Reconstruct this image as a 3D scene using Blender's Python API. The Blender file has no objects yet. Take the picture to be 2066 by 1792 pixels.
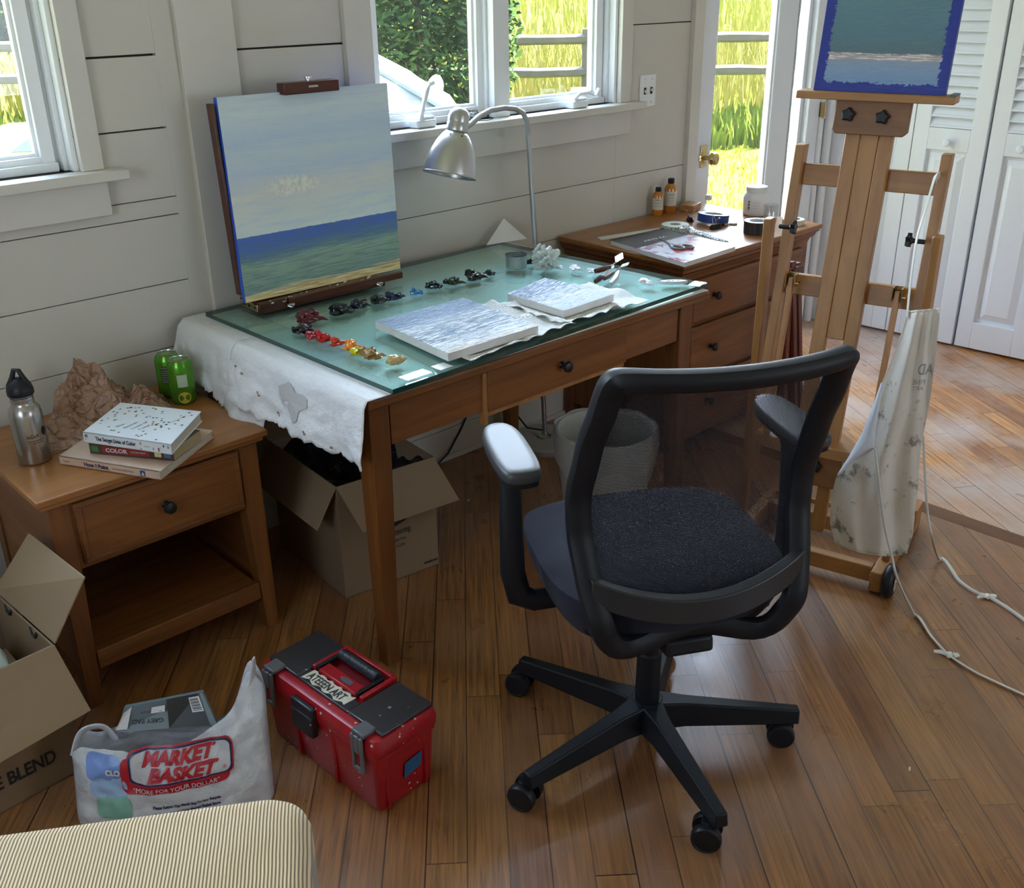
import bpy, bmesh, math, random
from mathutils import Vector as V, Matrix as MX, noise as NZ
R = math.radians; PI = math.pi
S = bpy.context.scene; COL = S.collection
rnd = random.Random(7)

# ---------------------------------------------------------------- camera
FPX, PITCH, YAW, ROLL = 2068.1175, .4269, .7469, -.0135
CAM = V((-1.2448, -2.6657, 1.5989))
F_ = V((math.sin(YAW)*math.cos(PITCH), math.cos(YAW)*math.cos(PITCH), -math.sin(PITCH)))
R_ = V((math.cos(YAW), -math.sin(YAW), 0)); U_ = R_.cross(F_)
R2 = R_*math.cos(ROLL) + U_*math.sin(ROLL); U2 = -R_*math.sin(ROLL) + U_*math.cos(ROLL)
cd = bpy.data.cameras.new('camera'); cam = bpy.data.objects.new('camera', cd); COL.objects.link(cam)
m = MX((R2, U2, -F_)).transposed().to_4x4(); m.translation = CAM; cam.matrix_world = m
cd.sensor_fit = 'HORIZONTAL'; cd.sensor_width = 36; cd.lens = FPX/2066*36; cd.clip_start = .05; cd.clip_end = 500
S.camera = cam
S.view_settings.view_transform = 'Standard'; S.view_settings.look = 'None'
S.view_settings.gamma = 1; S.view_settings.use_curve_mapping = False
S.view_settings.exposure = 1.85
cy = S.cycles; cy.max_bounces = 10; cy.diffuse_bounces = 5; cy.glossy_bounces = 4; cy.transmission_bounces = 8
cy.transparent_max_bounces = 16; cy.caustics_reflective = False; cy.caustics_refractive = False
cy.sample_clamp_indirect = 6; cy.use_denoising = True
# ---------------------------------------------------------------- daylight
SKY = 11.0; SUN = 30.0
w = bpy.data.worlds.new('sky'); S.world = w; w.use_nodes = True
wn = w.node_tree.nodes; wl = w.node_tree.links; bg = wn['Background']
tc = wn.new('ShaderNodeTexCoord'); sx = wn.new('ShaderNodeSeparateXYZ'); cr = wn.new('ShaderNodeValToRGB')
wl.new(tc.outputs['Generated'], sx.inputs[0]); wl.new(sx.outputs['Z'], cr.inputs[0]); wl.new(cr.outputs[0], bg.inputs[0])
cr.color_ramp.elements[0].color = (.80, .90, 1, 1); cr.color_ramp.elements[1].color = (.45, .66, 1, 1)
# hazy bright sky in front of the house, dimmer overhead and behind
dv = wn.new('ShaderNodeVectorMath'); dv.operation = 'DOT_PRODUCT'; wl.new(tc.outputs['Generated'], dv.inputs[0]); dv.inputs[1].default_value = V((.58, .78, .22)).normalized()
def wmath(op, a, b):
    q = wn.new('ShaderNodeMath'); q.operation = op
    for i, v in enumerate((a, b)):
        if hasattr(v, 'links'): wl.new(v, q.inputs[i])
        else: q.inputs[i].default_value = v
    return q.outputs[0]
wl.new(wmath('MULTIPLY', wmath('ADD', wmath('MULTIPLY', wmath('POWER', wmath('MAXIMUM', dv.outputs['Value'], 0), 2.0), 1.0), .14), SKY), bg.inputs[1])
sl = bpy.data.lights.new('sun', 'SUN'); sl.energy = SUN; sl.angle = R(1.5); sl.color = (1, .95, .84)
so = bpy.data.objects.new('sun', sl); COL.objects.link(so)
so.rotation_euler = V((-.80, .10, -.72)).to_track_quat('-Z', 'Y').to_euler()
def portal(loc, d, sx_, sy_):
    l = bpy.data.lights.new('daylight_portal', 'AREA'); l.shape = 'RECTANGLE'; l.size = sx_; l.size_y = sy_; l.cycles.is_portal = True
    o = bpy.data.objects.new('daylight_portal', l); COL.objects.link(o); o.location = loc
    o.rotation_euler = V(d).to_track_quat('-Z', 'Y').to_euler()
portal((-.9, .16, 1.65), (0, -1, 0), 1.25, 1.0); portal((1.235, .16, 1.65), (0, -1, 0), 1.15, 1.0)
portal((2.65, .16, 1.1), (0, -1, 0), .85, 2.1)
portal((1.2, -5.05, 1.5), (0, 1, 0), 1.4, 1.2); portal((-2.25, -1.75, 1.5), (1, 0, 0), 1.0, 1.1)

# ---------------------------------------------------------------- helpers
def ray(px, py): return F_ + R2*((px-1033)/FPX) - U2*((py-896)/FPX)
def PZ(px, py, z=0):
    d = ray(px, py); return CAM + d*((z-CAM.z)/d.z)
def PY(px, py, y=0):
    d = ray(px, py); return CAM + d*((y-CAM.y)/d.y)
WM = {}
def frame(loc=(0, 0, 0), rz=0): return MX.Translation(V(loc)) @ MX.Rotation(rz, 4, 'Z')
def basis(o, x, y, z):
    m = MX((V(x), V(y), V(z))).transposed().to_4x4(); m.translation = V(o); return m
class MB:
    """collects vertices (world coordinates, through an optional matrix) and faces"""
    def __init__(s, M=None): s.v = []; s.f = []; s.uv = {}; s.M = M or MX(); s.mi = {}; s.cur = 0
    def add(s, pts, faces, uvs=None):
        b = len(s.v); s.v += [s.M @ V(p) for p in pts]
        for f in faces:
            if s.cur: s.mi[len(s.f)] = s.cur
            s.f.append(tuple(b+i for i in f))
        if uvs:
            for i, u in enumerate(uvs): s.uv[b+i] = u
        return s
    def box(s, x0, x1, y0, y1, z0, z1, m=None):
        p = [V((x, y, z)) for z in (z0, z1) for x, y in ((x0, y0), (x1, y0), (x1, y1), (x0, y1))]
        if m: p = [m @ q for q in p]
        return s.add(p, [(3, 2, 1, 0), (4, 5, 6, 7), (0, 1, 5, 4), (1, 2, 6, 5), (2, 3, 7, 6), (3, 0, 4, 7)])
    def hexa(s, bot, top):
        return s.add(list(bot)+list(top), [(3, 2, 1, 0), (4, 5, 6, 7), (0, 1, 5, 4), (1, 2, 6, 5), (2, 3, 7, 6), (3, 0, 4, 7)])
    def bar(s, p0, p1, w_, h, up=(0, 0, 1), w1=None, h1=None):
        p0 = V(p0); p1 = V(p1); d = (p1-p0).normalized(); x = d.cross(V(up)).normalized(); y = x.cross(d)
        r = []
        for p, a, b in ((p0, w_, h), (p1, w1 or w_, h1 or h)):
            r.append([p - x*a/2 - y*b/2, p + x*a/2 - y*b/2, p + x*a/2 + y*b/2, p - x*a/2 + y*b/2])
        return s.hexa(r[0], r[1])
    def extr(s, pts, vec):
        n = len(pts); vec = V(vec); p = [V(q) for q in pts]
        return s.add(p + [q+vec for q in p], [tuple(reversed(range(n))), tuple(range(n, 2*n))] + [(i, (i+1) % n, n+(i+1) % n, n+i) for i in range(n)])
    def poly(s, pts): return s.add(pts, [tuple(range(len(pts)))])
    def lathe(s, prof, c=(0, 0, 0), seg=32, ax=None, cap=True):
        c = V(c); A = ax or MX.Identity(3); n = len(prof); pts = []; uvs = []
        for i in range(seg):
            a = 2*PI*i/seg
            for r, z in prof: pts.append(c + A @ V((r*math.cos(a), r*math.sin(a), z)))
        f = [(i*n+j, ((i+1) % seg)*n+j, ((i+1) % seg)*n+j+1, i*n+j+1) for i in range(seg) for j in range(n-1)]
        if cap:
            if prof[0][0] > 1e-6: f.append(tuple(i*n for i in reversed(range(seg))))
            if prof[-1][0] > 1e-6: f.append(tuple(i*n+n-1 for i in range(seg)))
        return s.add(pts, f)
    def tube(s, path, r, seg=8, closed=False, flat=None, up=None):
        P = [V(p) for p in path]; n = len(P); pts = []; pr = None
        for i, p in enumerate(P):
            a = P[(i-1) % n] if closed or i else P[0]; b = P[(i+1) % n] if closed or i < n-1 else P[-1]
            t = (b-a).normalized()
            if up is not None: x = t.cross(V(up)); x = x.normalized() if x.length > 1e-4 else V((1, 0, 0))
            elif pr is None: x = t.orthogonal().normalized()
            else: x = (pr - t*pr.dot(t)).normalized()
            pr = x; y = t.cross(x); rr = r[i] if isinstance(r, (list, tuple)) else r
            ra, rb = (rr, rr*flat) if flat else (rr, rr)
            for k in range(seg):
                an = 2*PI*(k+.5)/seg; pts.append(p + x*ra*math.cos(an) + y*rb*math.sin(an))
        m_ = n if closed else n-1
        f = [(i*seg+k, i*seg+(k+1) % seg, ((i+1) % n)*seg+(k+1) % seg, ((i+1) % n)*seg+k) for i in range(m_) for k in range(seg)]
        if not closed: f += [tuple(reversed(range(seg))), tuple((n-1)*seg+k for k in range(seg))]
        return s.add(pts, f)
    def grid(s, fn, nu, nv, us=1, vs=1, closed=False):
        pts = []; uvs = []
        for j in range(nv+1):
            for i in range(nu+1): pts.append(fn(i/nu, j/nv)); uvs.append((i/nu*us, j/nv*vs))
        f = [(j*(nu+1)+i, j*(nu+1)+i+1, (j+1)*(nu+1)+i+1, (j+1)*(nu+1)+i) for j in range(nv) for i in range(nu)]
        return s.add(pts, f, uvs)
    def blob(s, c, r, sc=(1, 1, 1), amp=.3, fr=1.5, sub=3, seed=0, m=None):
        b = bmesh.new(); bmesh.ops.create_icosphere(b, subdivisions=sub, radius=1)
        pts = []
        for v in b.verts:
            k = 1 + amp*NZ.noise(v.co*fr + V((seed*3.7, seed*1.3, seed)))*2
            q = V((v.co.x*sc[0], v.co.y*sc[1], v.co.z*sc[2]))*k*r
            pts.append((m @ q if m else q) + V(c))
        fs = [tuple(v.index for v in f.verts) for f in b.faces]; b.free()
        return s.add(pts, fs)
def finish(me, smooth, o):
    if smooth is not None:
        for p in me.polygons: p.use_smooth = True
        try: me.set_sharp_from_angle(angle=R(smooth))
        except Exception: pass
def obj(name, mb, mat, parent=None, smooth=30, bevel=0, seg=2, solid=0, subsurf=0, label=None, origin=None, soff=0):
    if parent is not None: Wm = WM[parent]
    else:
        if origin is None:
            lo = [min(v[i] for v in mb.v) for i in range(3)]; hi = [max(v[i] for v in mb.v) for i in range(3)]
            origin = ((lo[0]+hi[0])/2, (lo[1]+hi[1])/2, lo[2])
        Wm = MX.Translation(V(origin))
    inv = Wm.inverted(); me = bpy.data.meshes.new(name)
    me.from_pydata([inv @ v for v in mb.v], [], mb.f)
    mats = mat if isinstance(mat, (list, tuple)) else [mat]
    for q in mats: me.materials.append(q)
    if mb.uv:
        ul = me.uv_layers.new(name='UVMap')
        for l in me.loops: ul.data[l.index].uv = mb.uv.get(l.vertex_index, (0, 0))
    for i, k in mb.mi.items(): me.polygons[i].material_index = k
    bm = bmesh.new(); bm.from_mesh(me); bmesh.ops.recalc_face_normals(bm, faces=bm.faces); bm.to_mesh(me); bm.free()
    finish(me, smooth, None)
    o = bpy.data.objects.new(name, me); COL.objects.link(o)
    if parent is not None: o.parent = parent
    else: o.location = V(origin)
    WM[o] = Wm
    if solid:
        q = o.modifiers.new('solid', 'SOLIDIFY'); q.thickness = solid; q.offset = soff
    if subsurf:
        q = o.modifiers.new('sub', 'SUBSURF'); q.levels = subsurf; q.render_levels = subsurf
    if bevel:
        q = o.modifiers.new('bevel', 'BEVEL'); q.width = bevel; q.segments = seg; q.limit_method = 'ANGLE'; q.angle_limit = R(40)
    if label: o['label'] = label
    return o
def thing(name, label, cat, loc=(0, 0, 0), rz=0, group=None):
    o = bpy.data.objects.new(name, None); COL.objects.link(o); o.empty_display_size = .1
    o.location = loc; o.rotation_euler = (0, 0, rz); WM[o] = frame(loc, rz)
    o['label'] = label; o['category'] = cat
    if group: o['group'] = group
    return o
def tag(o, label, cat, group=None, kind=None):
    o['label'] = label; o['category'] = cat
    if group: o['group'] = group
    if kind: o['kind'] = kind
    return o
def struct(name, mb, mat, parent=None, **k):
    o = obj(name, mb, mat, parent, **k)
    if parent is None: o['kind'] = 'structure'
    return o
def text(name, s_, mat, parent, M, h, width=None, ext=.0004, fn=None, shear=0, bold=0, align='LEFT', sp=1):
    """lettering as a mesh: M maps text plane (x right, y up, z out) to world; h = cap height"""
    c = bpy.data.curves.new(name, 'FONT'); c.body = s_; c.size = h/.7; c.extrude = 0; c.align_x = align; c.shear = shear; c.offset = bold; c.space_character = sp
    c.resolution_u = 3
    t = bpy.data.objects.new(name, c); COL.objects.link(t); bpy.context.view_layer.update()
    me = bpy.data.meshes.new_from_object(t.evaluated_get(bpy.context.evaluated_depsgraph_get())); COL.objects.unlink(t); bpy.data.objects.remove(t); bpy.data.curves.remove(c)
    k = 1
    if width:
        xs = [v.co.x for v in me.vertices]; k = width/max(1e-6, max(xs)-min(xs))
    mb = MB(); pts = []
    if fn:
        bm = bmesh.new(); bm.from_mesh(me); bmesh.ops.triangulate(bm, faces=bm.faces[:])
        bmesh.ops.subdivide_edges(bm, edges=[e for e in bm.edges if e.calc_length()*max(k, 1) > .012], cuts=2, use_grid_fill=False); bm.to_mesh(me); bm.free()
    for v in me.vertices:
        q = V((v.co.x*k, v.co.y, ext))
        pts.append(V(fn(q)) if fn else M @ q)
    mb.add(pts, [tuple(p.vertices) for p in me.polygons]); bpy.data.meshes.remove(me)
    return obj(name, mb, mat, parent, smooth=None)
# ---- materials
def nt(name):
    m = bpy.data.materials.new(name); m.use_nodes = True; t = m.node_tree
    return m, t.nodes, t.links, t.nodes['Principled BSDF']
def c4(c): return (c[0], c[1], c[2], 1)
def srgb(r, g, b): return tuple(((x/255)/12.92 if x/255 <= .04045 else ((x/255+.055)/1.055)**2.4) for x in (r, g, b))
def coord(n, l, scale=(1, 1, 1), uv=False, rot=(0, 0, 0)):
    t = n.new('ShaderNodeTexCoord'); mp = n.new('ShaderNodeMapping'); mp.inputs['Scale'].default_value = scale; mp.inputs['Rotation'].default_value = rot
    l.new(t.outputs['UV' if uv else 'Object'], mp.inputs[0]); return mp.outputs[0]
def noise(n, l, vec, sc=5, det=4, ro=.6, dist=0):
    t = n.new('ShaderNodeTexNoise'); t.inputs['Scale'].default_value = sc; t.inputs['Detail'].default_value = det
    t.inputs['Roughness'].default_value = ro; t.inputs['Distortion'].default_value = dist; l.new(vec, t.inputs['Vector']); return t.outputs['Fac']
def ramp(n, l, fac, els, mode='LINEAR'):
    r = n.new('ShaderNodeValToRGB'); r.color_ramp.interpolation = mode
    e = r.color_ramp.elements
    while len(e) < len(els): e.new(.5)
    for k, (p, c) in zip(e, els): k.position = p; k.color = c4(c)
    l.new(fac, r.inputs[0]); return r.outputs[0]
def mix(n, l, f, a, b, mode='MIX'):
    m = n.new('ShaderNodeMix'); m.data_type = 'RGBA'; m.blend_type = mode
    for i, v in ((0, f), (6, a), (7, b)):
        if hasattr(v, 'links'): l.new(v, m.inputs[i])
        elif i == 0: m.inputs[0].default_value = v
        else: m.inputs[i].default_value = c4(v)
    return m.outputs[2]
def math_(n, l, op, a, b=0, c=0):
    m = n.new('ShaderNodeMath'); m.operation = op
    for i, v in enumerate((a, b, c)):
        if hasattr(v, 'links'): l.new(v, m.inputs[i])
        else: m.inputs[i].default_value = v
    return m.outputs[0]
def bump(n, l, b, h, st=.3, d=.002):
    x = n.new('ShaderNodeBump'); x.inputs['Strength'].default_value = st; x.inputs['Distance'].default_value = d
    l.new(h, x.inputs['Height']); l.new(x.outputs[0], b.inputs['Normal'])
def plain(name, col, ro=.5, me=0, var=.06, sc=8, bs=0, bsc=60, bd=.001, spec=.5, coat=0, alpha=1, tr=0, sub=0):
    m, n, l, b = nt(name); v = coord(n, l); f = noise(n, l, v, sc, 4)
    c = mix(n, l, f, tuple(max(0, x*(1-var)) for x in col), tuple(min(1, x*(1+var)) for x in col)); l.new(c, b.inputs['Base Color'])
    b.inputs['Roughness'].default_value = ro; b.inputs['Metallic'].default_value = me; b.inputs['Specular IOR Level'].default_value = spec
    b.inputs['Coat Weight'].default_value = coat; b.inputs['Alpha'].default_value = alpha; b.inputs['Transmission Weight'].default_value = tr
    if bs: bump(n, l, b, noise(n, l, v, bsc, 3), bs, bd)
    return m
def wood(name, c1, c2, ax=0, ro=.42, sc=1.0, seed=0, bs=.15, dark=None):
    c1 = (c1[0]*1.0, c1[1]*.80, c1[2]*.52); c2 = (c2[0]*1.04, c2[1]*.84, c2[2]*.54)
    m, n, l, b = nt(name); s_ = [26*sc]*3; s_[ax] = 1.6*sc
    v = coord(n, l, tuple(s_), rot=(0, 0, 0)); f = noise(n, l, v, 1, 7, .65, .6)
    v2 = coord(n, l, tuple([5*sc if i != ax else .6*sc for i in range(3)])); f2 = noise(n, l, v2, 1, 3, .5, 1.2)
    c = ramp(n, l, f, [(.3, c1), (.68, c2)]); c = mix(n, l, math_(n, l, 'MULTIPLY', f2, .55), c, tuple(x*.55 for x in c1))
    l.new(c, b.inputs['Base Color']); b.inputs['Roughness'].default_value = ro
    bump(n, l, b, f, bs, .0006); return m
def schlick(n, l, f0):
    g = n.new('ShaderNodeNewGeometry'); d = n.new('ShaderNodeVectorMath'); d.operation = 'DOT_PRODUCT'; l.new(g.outputs['Incoming'], d.inputs[0]); l.new(g.outputs['Normal'], d.inputs[1])
    k = math_(n, l, 'POWER', math_(n, l, 'SUBTRACT', 1, math_(n, l, 'ABSOLUTE', d.outputs['Value'])), 5); return math_(n, l, 'ADD', math_(n, l, 'MULTIPLY', k, 1-f0), f0)
def glassy(name, tint=(1, 1, 1), gl=.07, ro=.0, dirt=0):
    m, n, l, b = nt(name); n.remove(b); out = n['Material Output']
    t = n.new('ShaderNodeBsdfTransparent'); t.inputs[0].default_value = c4(tint); g = n.new('ShaderNodeBsdfGlossy'); g.inputs['Roughness'].default_value = ro
    f = schlick(n, l, gl); mx = n.new('ShaderNodeMixShader'); l.new(f, mx.inputs[0]); l.new(t.outputs[0], mx.inputs[1]); l.new(g.outputs[0], mx.inputs[2]); o = mx.outputs[0]
    if dirt:
        d = n.new('ShaderNodeBsdfDiffuse'); d.inputs[0].default_value = (.9, .92, .95, 1); v = coord(n, l, (30, 30, 2)); ff = noise(n, l, v, 1, 6, .7)
        m2 = n.new('ShaderNodeMixShader'); l.new(math_(n, l, 'MULTIPLY', math_(n, l, 'POWER', ff, 3), dirt), m2.inputs[0]); l.new(o, m2.inputs[1]); l.new(d.outputs[0], m2.inputs[2]); o = m2.outputs[0]
    l.new(o, out.inputs[0]); return m
# ================================================================ materials of the room
WALL = plain('painted_board', (.58, .55, .49), .45, var=.02, sc=3, bs=.12, bsc=25)
TRIM = plain('painted_trim', (.62, .59, .53), .38, var=.02, sc=4, bs=.08, bsc=30)
SASH = plain('window_vinyl', (.78, .80, .80), .32, var=.01)
GAP = plain('board_gap_shadow', (.05, .035, .025), .9)
PANE = glassy('window_glass', (.98, .985, .98), .04, 0, .09)
CLOS = plain('closet_paint', (.78, .81, .86), .42, var=.01, bs=.04, bsc=40)
BLACKP = plain('black_plastic', (.009, .010, .013), .42, spec=.35, var=.1, bs=.15, bsc=400, bd=.0003)
CHROME = plain('steel', (.62, .62, .62), .22, 1)
BRASS = plain('brass', (.62, .46, .22), .22, 1)
# ---- floor: narrow oak strips running diagonally
def floor_mat(name, ang, wth, c_far, gain=1.12, far=.5):
    m, n, l, b = nt(name); v = coord(n, l, (1, 1, 1), rot=(0, 0, -ang)); sp = n.new('ShaderNodeSeparateXYZ'); l.new(v, sp.inputs[0])
    Y = math_(n, l, 'DIVIDE', sp.outputs[1], wth); row = math_(n, l, 'FLOOR', Y); fy = math_(n, l, 'FRACT', Y)
    wn_ = n.new('ShaderNodeTexWhiteNoise'); wn_.noise_dimensions = '1D'; l.new(row, wn_.inputs['W'])
    X = math_(n, l, 'ADD', math_(n, l, 'DIVIDE', sp.outputs[0], .95), math_(n, l, 'MULTIPLY', wn_.outputs['Value'], 7.3)); ix = math_(n, l, 'FLOOR', X); fx = math_(n, l, 'FRACT', X)
    cb = n.new('ShaderNodeCombineXYZ'); l.new(row, cb.inputs[0]); l.new(ix, cb.inputs[1]); w2 = n.new('ShaderNodeTexWhiteNoise'); w2.noise_dimensions = '2D'; l.new(cb.outputs[0], w2.inputs['Vector'])
    tone = ramp(n, l, w2.outputs['Value'], [(p_, tuple(x*gain for x in c_)) for p_, c_ in [(0, (.21, .076, .022)), (.35, (.31, .125, .034)), (.7, (.38, .170, .050)), (1, (.26, .105, .034))]])
    # grain
    cv = n.new('ShaderNodeCombineXYZ'); l.new(math_(n, l, 'MULTIPLY', sp.outputs[0], 4), cv.inputs[0]); l.new(math_(n, l, 'MULTIPLY', sp.outputs[1], 110), cv.inputs[1]); l.new(math_(n, l, 'MULTIPLY', w2.outputs['Value'], 40), cv.inputs[2])
    g = noise(n, l, cv.outputs[0], 1, 6, .65, .8)
    c = mix(n, l, ramp(n, l, g, [(.35, (0, 0, 0)), (.62, (1, 1, 1))]), mix(n, l, .7, tone, (.05, .018, .008)), tone)
    big = noise(n, l, v, 2.2, 4, .6); c = mix(n, l, ramp(n, l, big, [(.42, (0, 0, 0)), (.62, (far,)*3)]), c, c_far)
    st = noise(n, l, coord(n, l, (7, 7, 7)), 1, 5, .65); c = mix(n, l, ramp(n, l, st, [(.64, (0, 0, 0)), (.80, (.16, .16, .16))]), c, (.07, .045, .03))
    s1 = math_(n, l, 'LESS_THAN', fy, .034); s2 = math_(n, l, 'LESS_THAN', fx, .0028); seam = math_(n, l, 'MAXIMUM', s1, s2)
    # some seams are tight, others dark
    dk = math_(n, l, 'MULTIPLY', seam, math_(n, l, 'ADD', math_(n, l, 'MULTIPLY', wn_.outputs['Value'], .6), .5)); c = mix(n, l, dk, c, (.02, .009, .005))
    # fine pale scratches
    sv = n.new('ShaderNodeTexVoronoi'); sv.feature = 'DISTANCE_TO_EDGE'; sv.inputs['Scale'].default_value = 2.3; l.new(coord(n, l, (1, 2.1, 1), rot=(0, 0, .6)), sv.inputs['Vector'])
    c = mix(n, l, math_(n, l, 'MULTIPLY', math_(n, l, 'MULTIPLY', math_(n, l, 'LESS_THAN', sv.outputs['Distance'], .0035), math_(n, l, 'GREATER_THAN', big, .60)), .10), c, (.55, .42, .3))
    l.new(c, b.inputs['Base Color']); rr = ramp(n, l, noise(n, l, v, 6, 4), [(.3, (.24,)*3), (.7, (.46,)*3)]); l.new(rr, b.inputs['Roughness'])
    b.inputs['Specular IOR Level'].default_value = .6; b.inputs['Coat Weight'].default_value = .35; b.inputs['Coat Roughness'].default_value = .28
    h = math_(n, l, 'SUBTRACT', math_(n, l, 'MULTIPLY', g, .35), seam); bump(n, l, b, h, .35, .0012); return m
FLOOR1 = floor_mat('oak_strip_floor', R(49.5), .083, (.30, .16, .085))
FLOOR2 = floor_mat('worn_glare_washed_oak_floor', R(57), .078, (.56, .43, .36), 2.0, .85)  # worn strips, paled further: glare from the door mixed into their colour
mb = MB(); mb.box(-2.2, 1.73, -5, .02, -.06, 0); struct('floor', mb, FLOOR1, origin=(0, 0, 0))
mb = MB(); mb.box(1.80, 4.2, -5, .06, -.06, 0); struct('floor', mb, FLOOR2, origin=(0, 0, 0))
mb = MB(); mb.box(1.73, 1.80, -5, .02, -.06, .0005); struct('floor', mb, wood('oak_border_board', (.13, .055, .025), (.24, .12, .055), 1), origin=(0, 0, 0))
mb = MB(); mb.box(-2.3, 4.3, -5.1, .2, 2.45, 2.55); struct('ceiling', mb, plain('ceiling_paint', (.75, .74, .72), .6))
# ---- window wall: shiplap boards as one wall with real gaps
HOLES = [(-1.55, -.245, 1.17, 2.12), (.66, 1.78, 1.17, 2.12), (2.26, 3.06, -.1, 2.1)]   # x0,x1,z0,z1
def wall_boards():
    mb = MB(); secs = [(-2.3, .0, [.30, .482, .664, .845, 1.027, 1.074, 1.252, 1.432, 1.614, 1.80, 2.0, 2.2]),
                        (.0, .22, []), (.22, .66, [.53, .71, .893, 1.076, 1.252, 1.432, 1.614, 1.8, 2.0, 2.2]),
                        (.66, 1.78, [.53, .71, .893, 1.076]), (1.78, 2.26, [.53, .71, .893, 1.435]), (3.06, 3.45, [])]
    for x0, x1, zs in secs:
        hs = [h for h in HOLES if h[0] <= x0+1e-6 and h[1] >= x1-1e-6]
        zz = [-.06]+zs+[2.5]
        for a, b_ in zip(zz[:-1], zz[1:]):
            g = .0026 if (a > 1.2 or x0 > 3) else .0011
            lo, hi = a + (g if a > 0 else 0), b_ - (g if b_ < 2.5 else 0)
            parts = [(x0, x1, lo, hi)]
            for h in HOLES:
                new = []
                for (p, q, r, s) in parts:
                    if h[1] <= p or h[0] >= q or h[3] <= r or h[2] >= s: new.append((p, q, r, s)); continue
                    if h[0] > p: new.append((p, h[0], r, s))
                    if h[1] < q: new.append((h[1], q, r, s))
                    if h[2] > r: new.append((max(p, h[0]), min(q, h[1]), r, h[2]))
                    if h[3] < s: new.append((max(p, h[0]), min(q, h[1]), h[3], s))
                parts = new
            for (p, q, r, s) in parts: mb.box(p, q, 0, .018, r, s)
    return mb
struct('wall_window_side', wall_boards(), WALL, bevel=.0007, seg=1)
mb = MB()
for p, q, r, s in [(-2.3, -1.55, -.1, 2.5), (-1.55, -.245, -.1, 1.17), (-1.55, -.245, 2.12, 2.5), (-.245, .66, -.1, 2.5), (.66, 1.78, -.1, 1.17), (.66, 1.78, 2.12, 2.5), (1.78, 2.26, -.1, 2.5), (2.26, 3.06, 2.1, 2.5), (3.06, 4.2, -.1, 2.5)]:
    mb.box(p, q, .0185, .14, r, s)
struct('wall_backing', mb, GAP)
mb = MB()
for p, q, r, s in [(-5.1, -2.25, -.1, 2.5), (-1.25, .14, -.1, 2.5), (-2.25, -1.25, -.1, .95), (-2.25, -1.25, 2.05, 2.5)]: mb.box(-2.3, -2.2, p, q, r, s)
struct('wall_left', mb, WALL)
mb = MB()
for p, q, r, s in [(-2.3, 4.2, -.1, .9), (-2.3, 4.2, 2.1, 2.5), (-2.3, .5, .9, 2.1), (1.9, 4.2, .9, 2.1)]: mb.box(p, q, -5.1, -5, r, s)  # gap left in this unseen wall is added to let in fill light
struct('wall_rear', mb, WALL)
# closet wall (slightly out of square)
CA = math.atan2(-1, .0627); CX = V((math.cos(CA), math.sin(CA), 0))   # along the wall towards the room
CN = V((CX.y, -CX.x, 0))                                            # into the room (-x)
CM = basis((3.313, 0, 0), CX, CN, (0, 0, 1))
mb = MB(CM); mb.box(-.1, 5.2, -.14, -.045, -.1, 2.5); mb.box(-.1, .085, -.045, .03, -.1, 2.5); mb.box(-.1, 5.2, -.045, .0, 2.12, 2.5)
mb.box(2.0, 5.2, -.045, 0, -.1, 2.12)
struct('wall_right', mb, CLOS)
# corner mouldings between door and closet
mb = MB(CM); mb.box(.085, .14, -.045, .012, 0, 2.12); mb.box(.14, .17, -.045, -.004, 0, 2.12); struct('trim_1', mb, CLOS, bevel=.003)
mb = MB()
mb.box(3.06, 3.12, -.03, 0, 0, 2.14); mb.box(3.12, 3.165, -.022, 0, 0, 2.2)
struct('trim_2', mb, CLOS, bevel=.003)
mb = MB(); mb.tube([(3.185, -.02, 0), (3.185, -.02, 2.3)], .016, 16); struct('trim_3', mb, CLOS)
mb = MB(); mb.tube([(3.245, -.03, 0), (3.245, -.03, 2.3)], .019, 16); mb.box(3.20, 3.30, -.012, 0, 0, 2.3); struct('trim_4', mb, CLOS)
mb = MB(); mb.box(3.168, 3.183, -.045, -.004, .995, 1.06); mb.tube([(3.170, -.047, .99), (3.170, -.047, 1.065)], .005, 8); struct('trim_5', mb, BRASS)
# vertical cover board, baseboards
mb = MB(); mb.box(.058, .222, -.02, 0, 0, 2.45); struct('trim_6', mb, TRIM, bevel=.002)
for i, (a, b_) in enumerate([(-2.2, .058), (.222, 2.2)]):
    mb = MB(); mb.box(a, b_, -.018, 0, 0, .115); mb.box(a, b_, -.012, 0, .115, .135); mb.box(a, b_, -.03, 0, 0, .018)
    struct('baseboard_window_side', mb, TRIM, bevel=.003)
# ---- windows
def crank(parent, x, z, raised):
    y = .015
    M_ = frame((x, y, z)) @ MX.Diagonal((.82, .9, .78, 1))
    mb = MB(M_); mb.extr([(-.055, -.0, 0), (-.05, -.045, 0), (.045, -.045, 0), (.06, -.0, 0)], (0, 0, .03)); mb.box(-.03, .05, -.035, .0, .03, .042)
    c = obj('crank_housing', mb, SASH, parent, bevel=.006, seg=3)
    mb = MB(M_)
    if raised: mb.tube([(-.02, -.03, .03), (-.012, -.035, .07), (.012, -.035, .14), (.028, -.035, .165)], [.017, .012, .015, .008], 12, flat=.7); mb.tube([(.02, -.035, .163), (.045, -.035, .17)], .010, 10)
    else: mb.tube([(-.03, -.03, .035), (-.01, -.04, .06), (.04, -.04, .062), (.085, -.04, .045), (.10, -.04, .045)], [.015, .013, .012, .009, .008], 12, flat=.7); mb.tube([(.095, -.045, .045), (.115, -.045, .075)], .010, 10)
    obj('crank_handle', mb, SASH, c)
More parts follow.
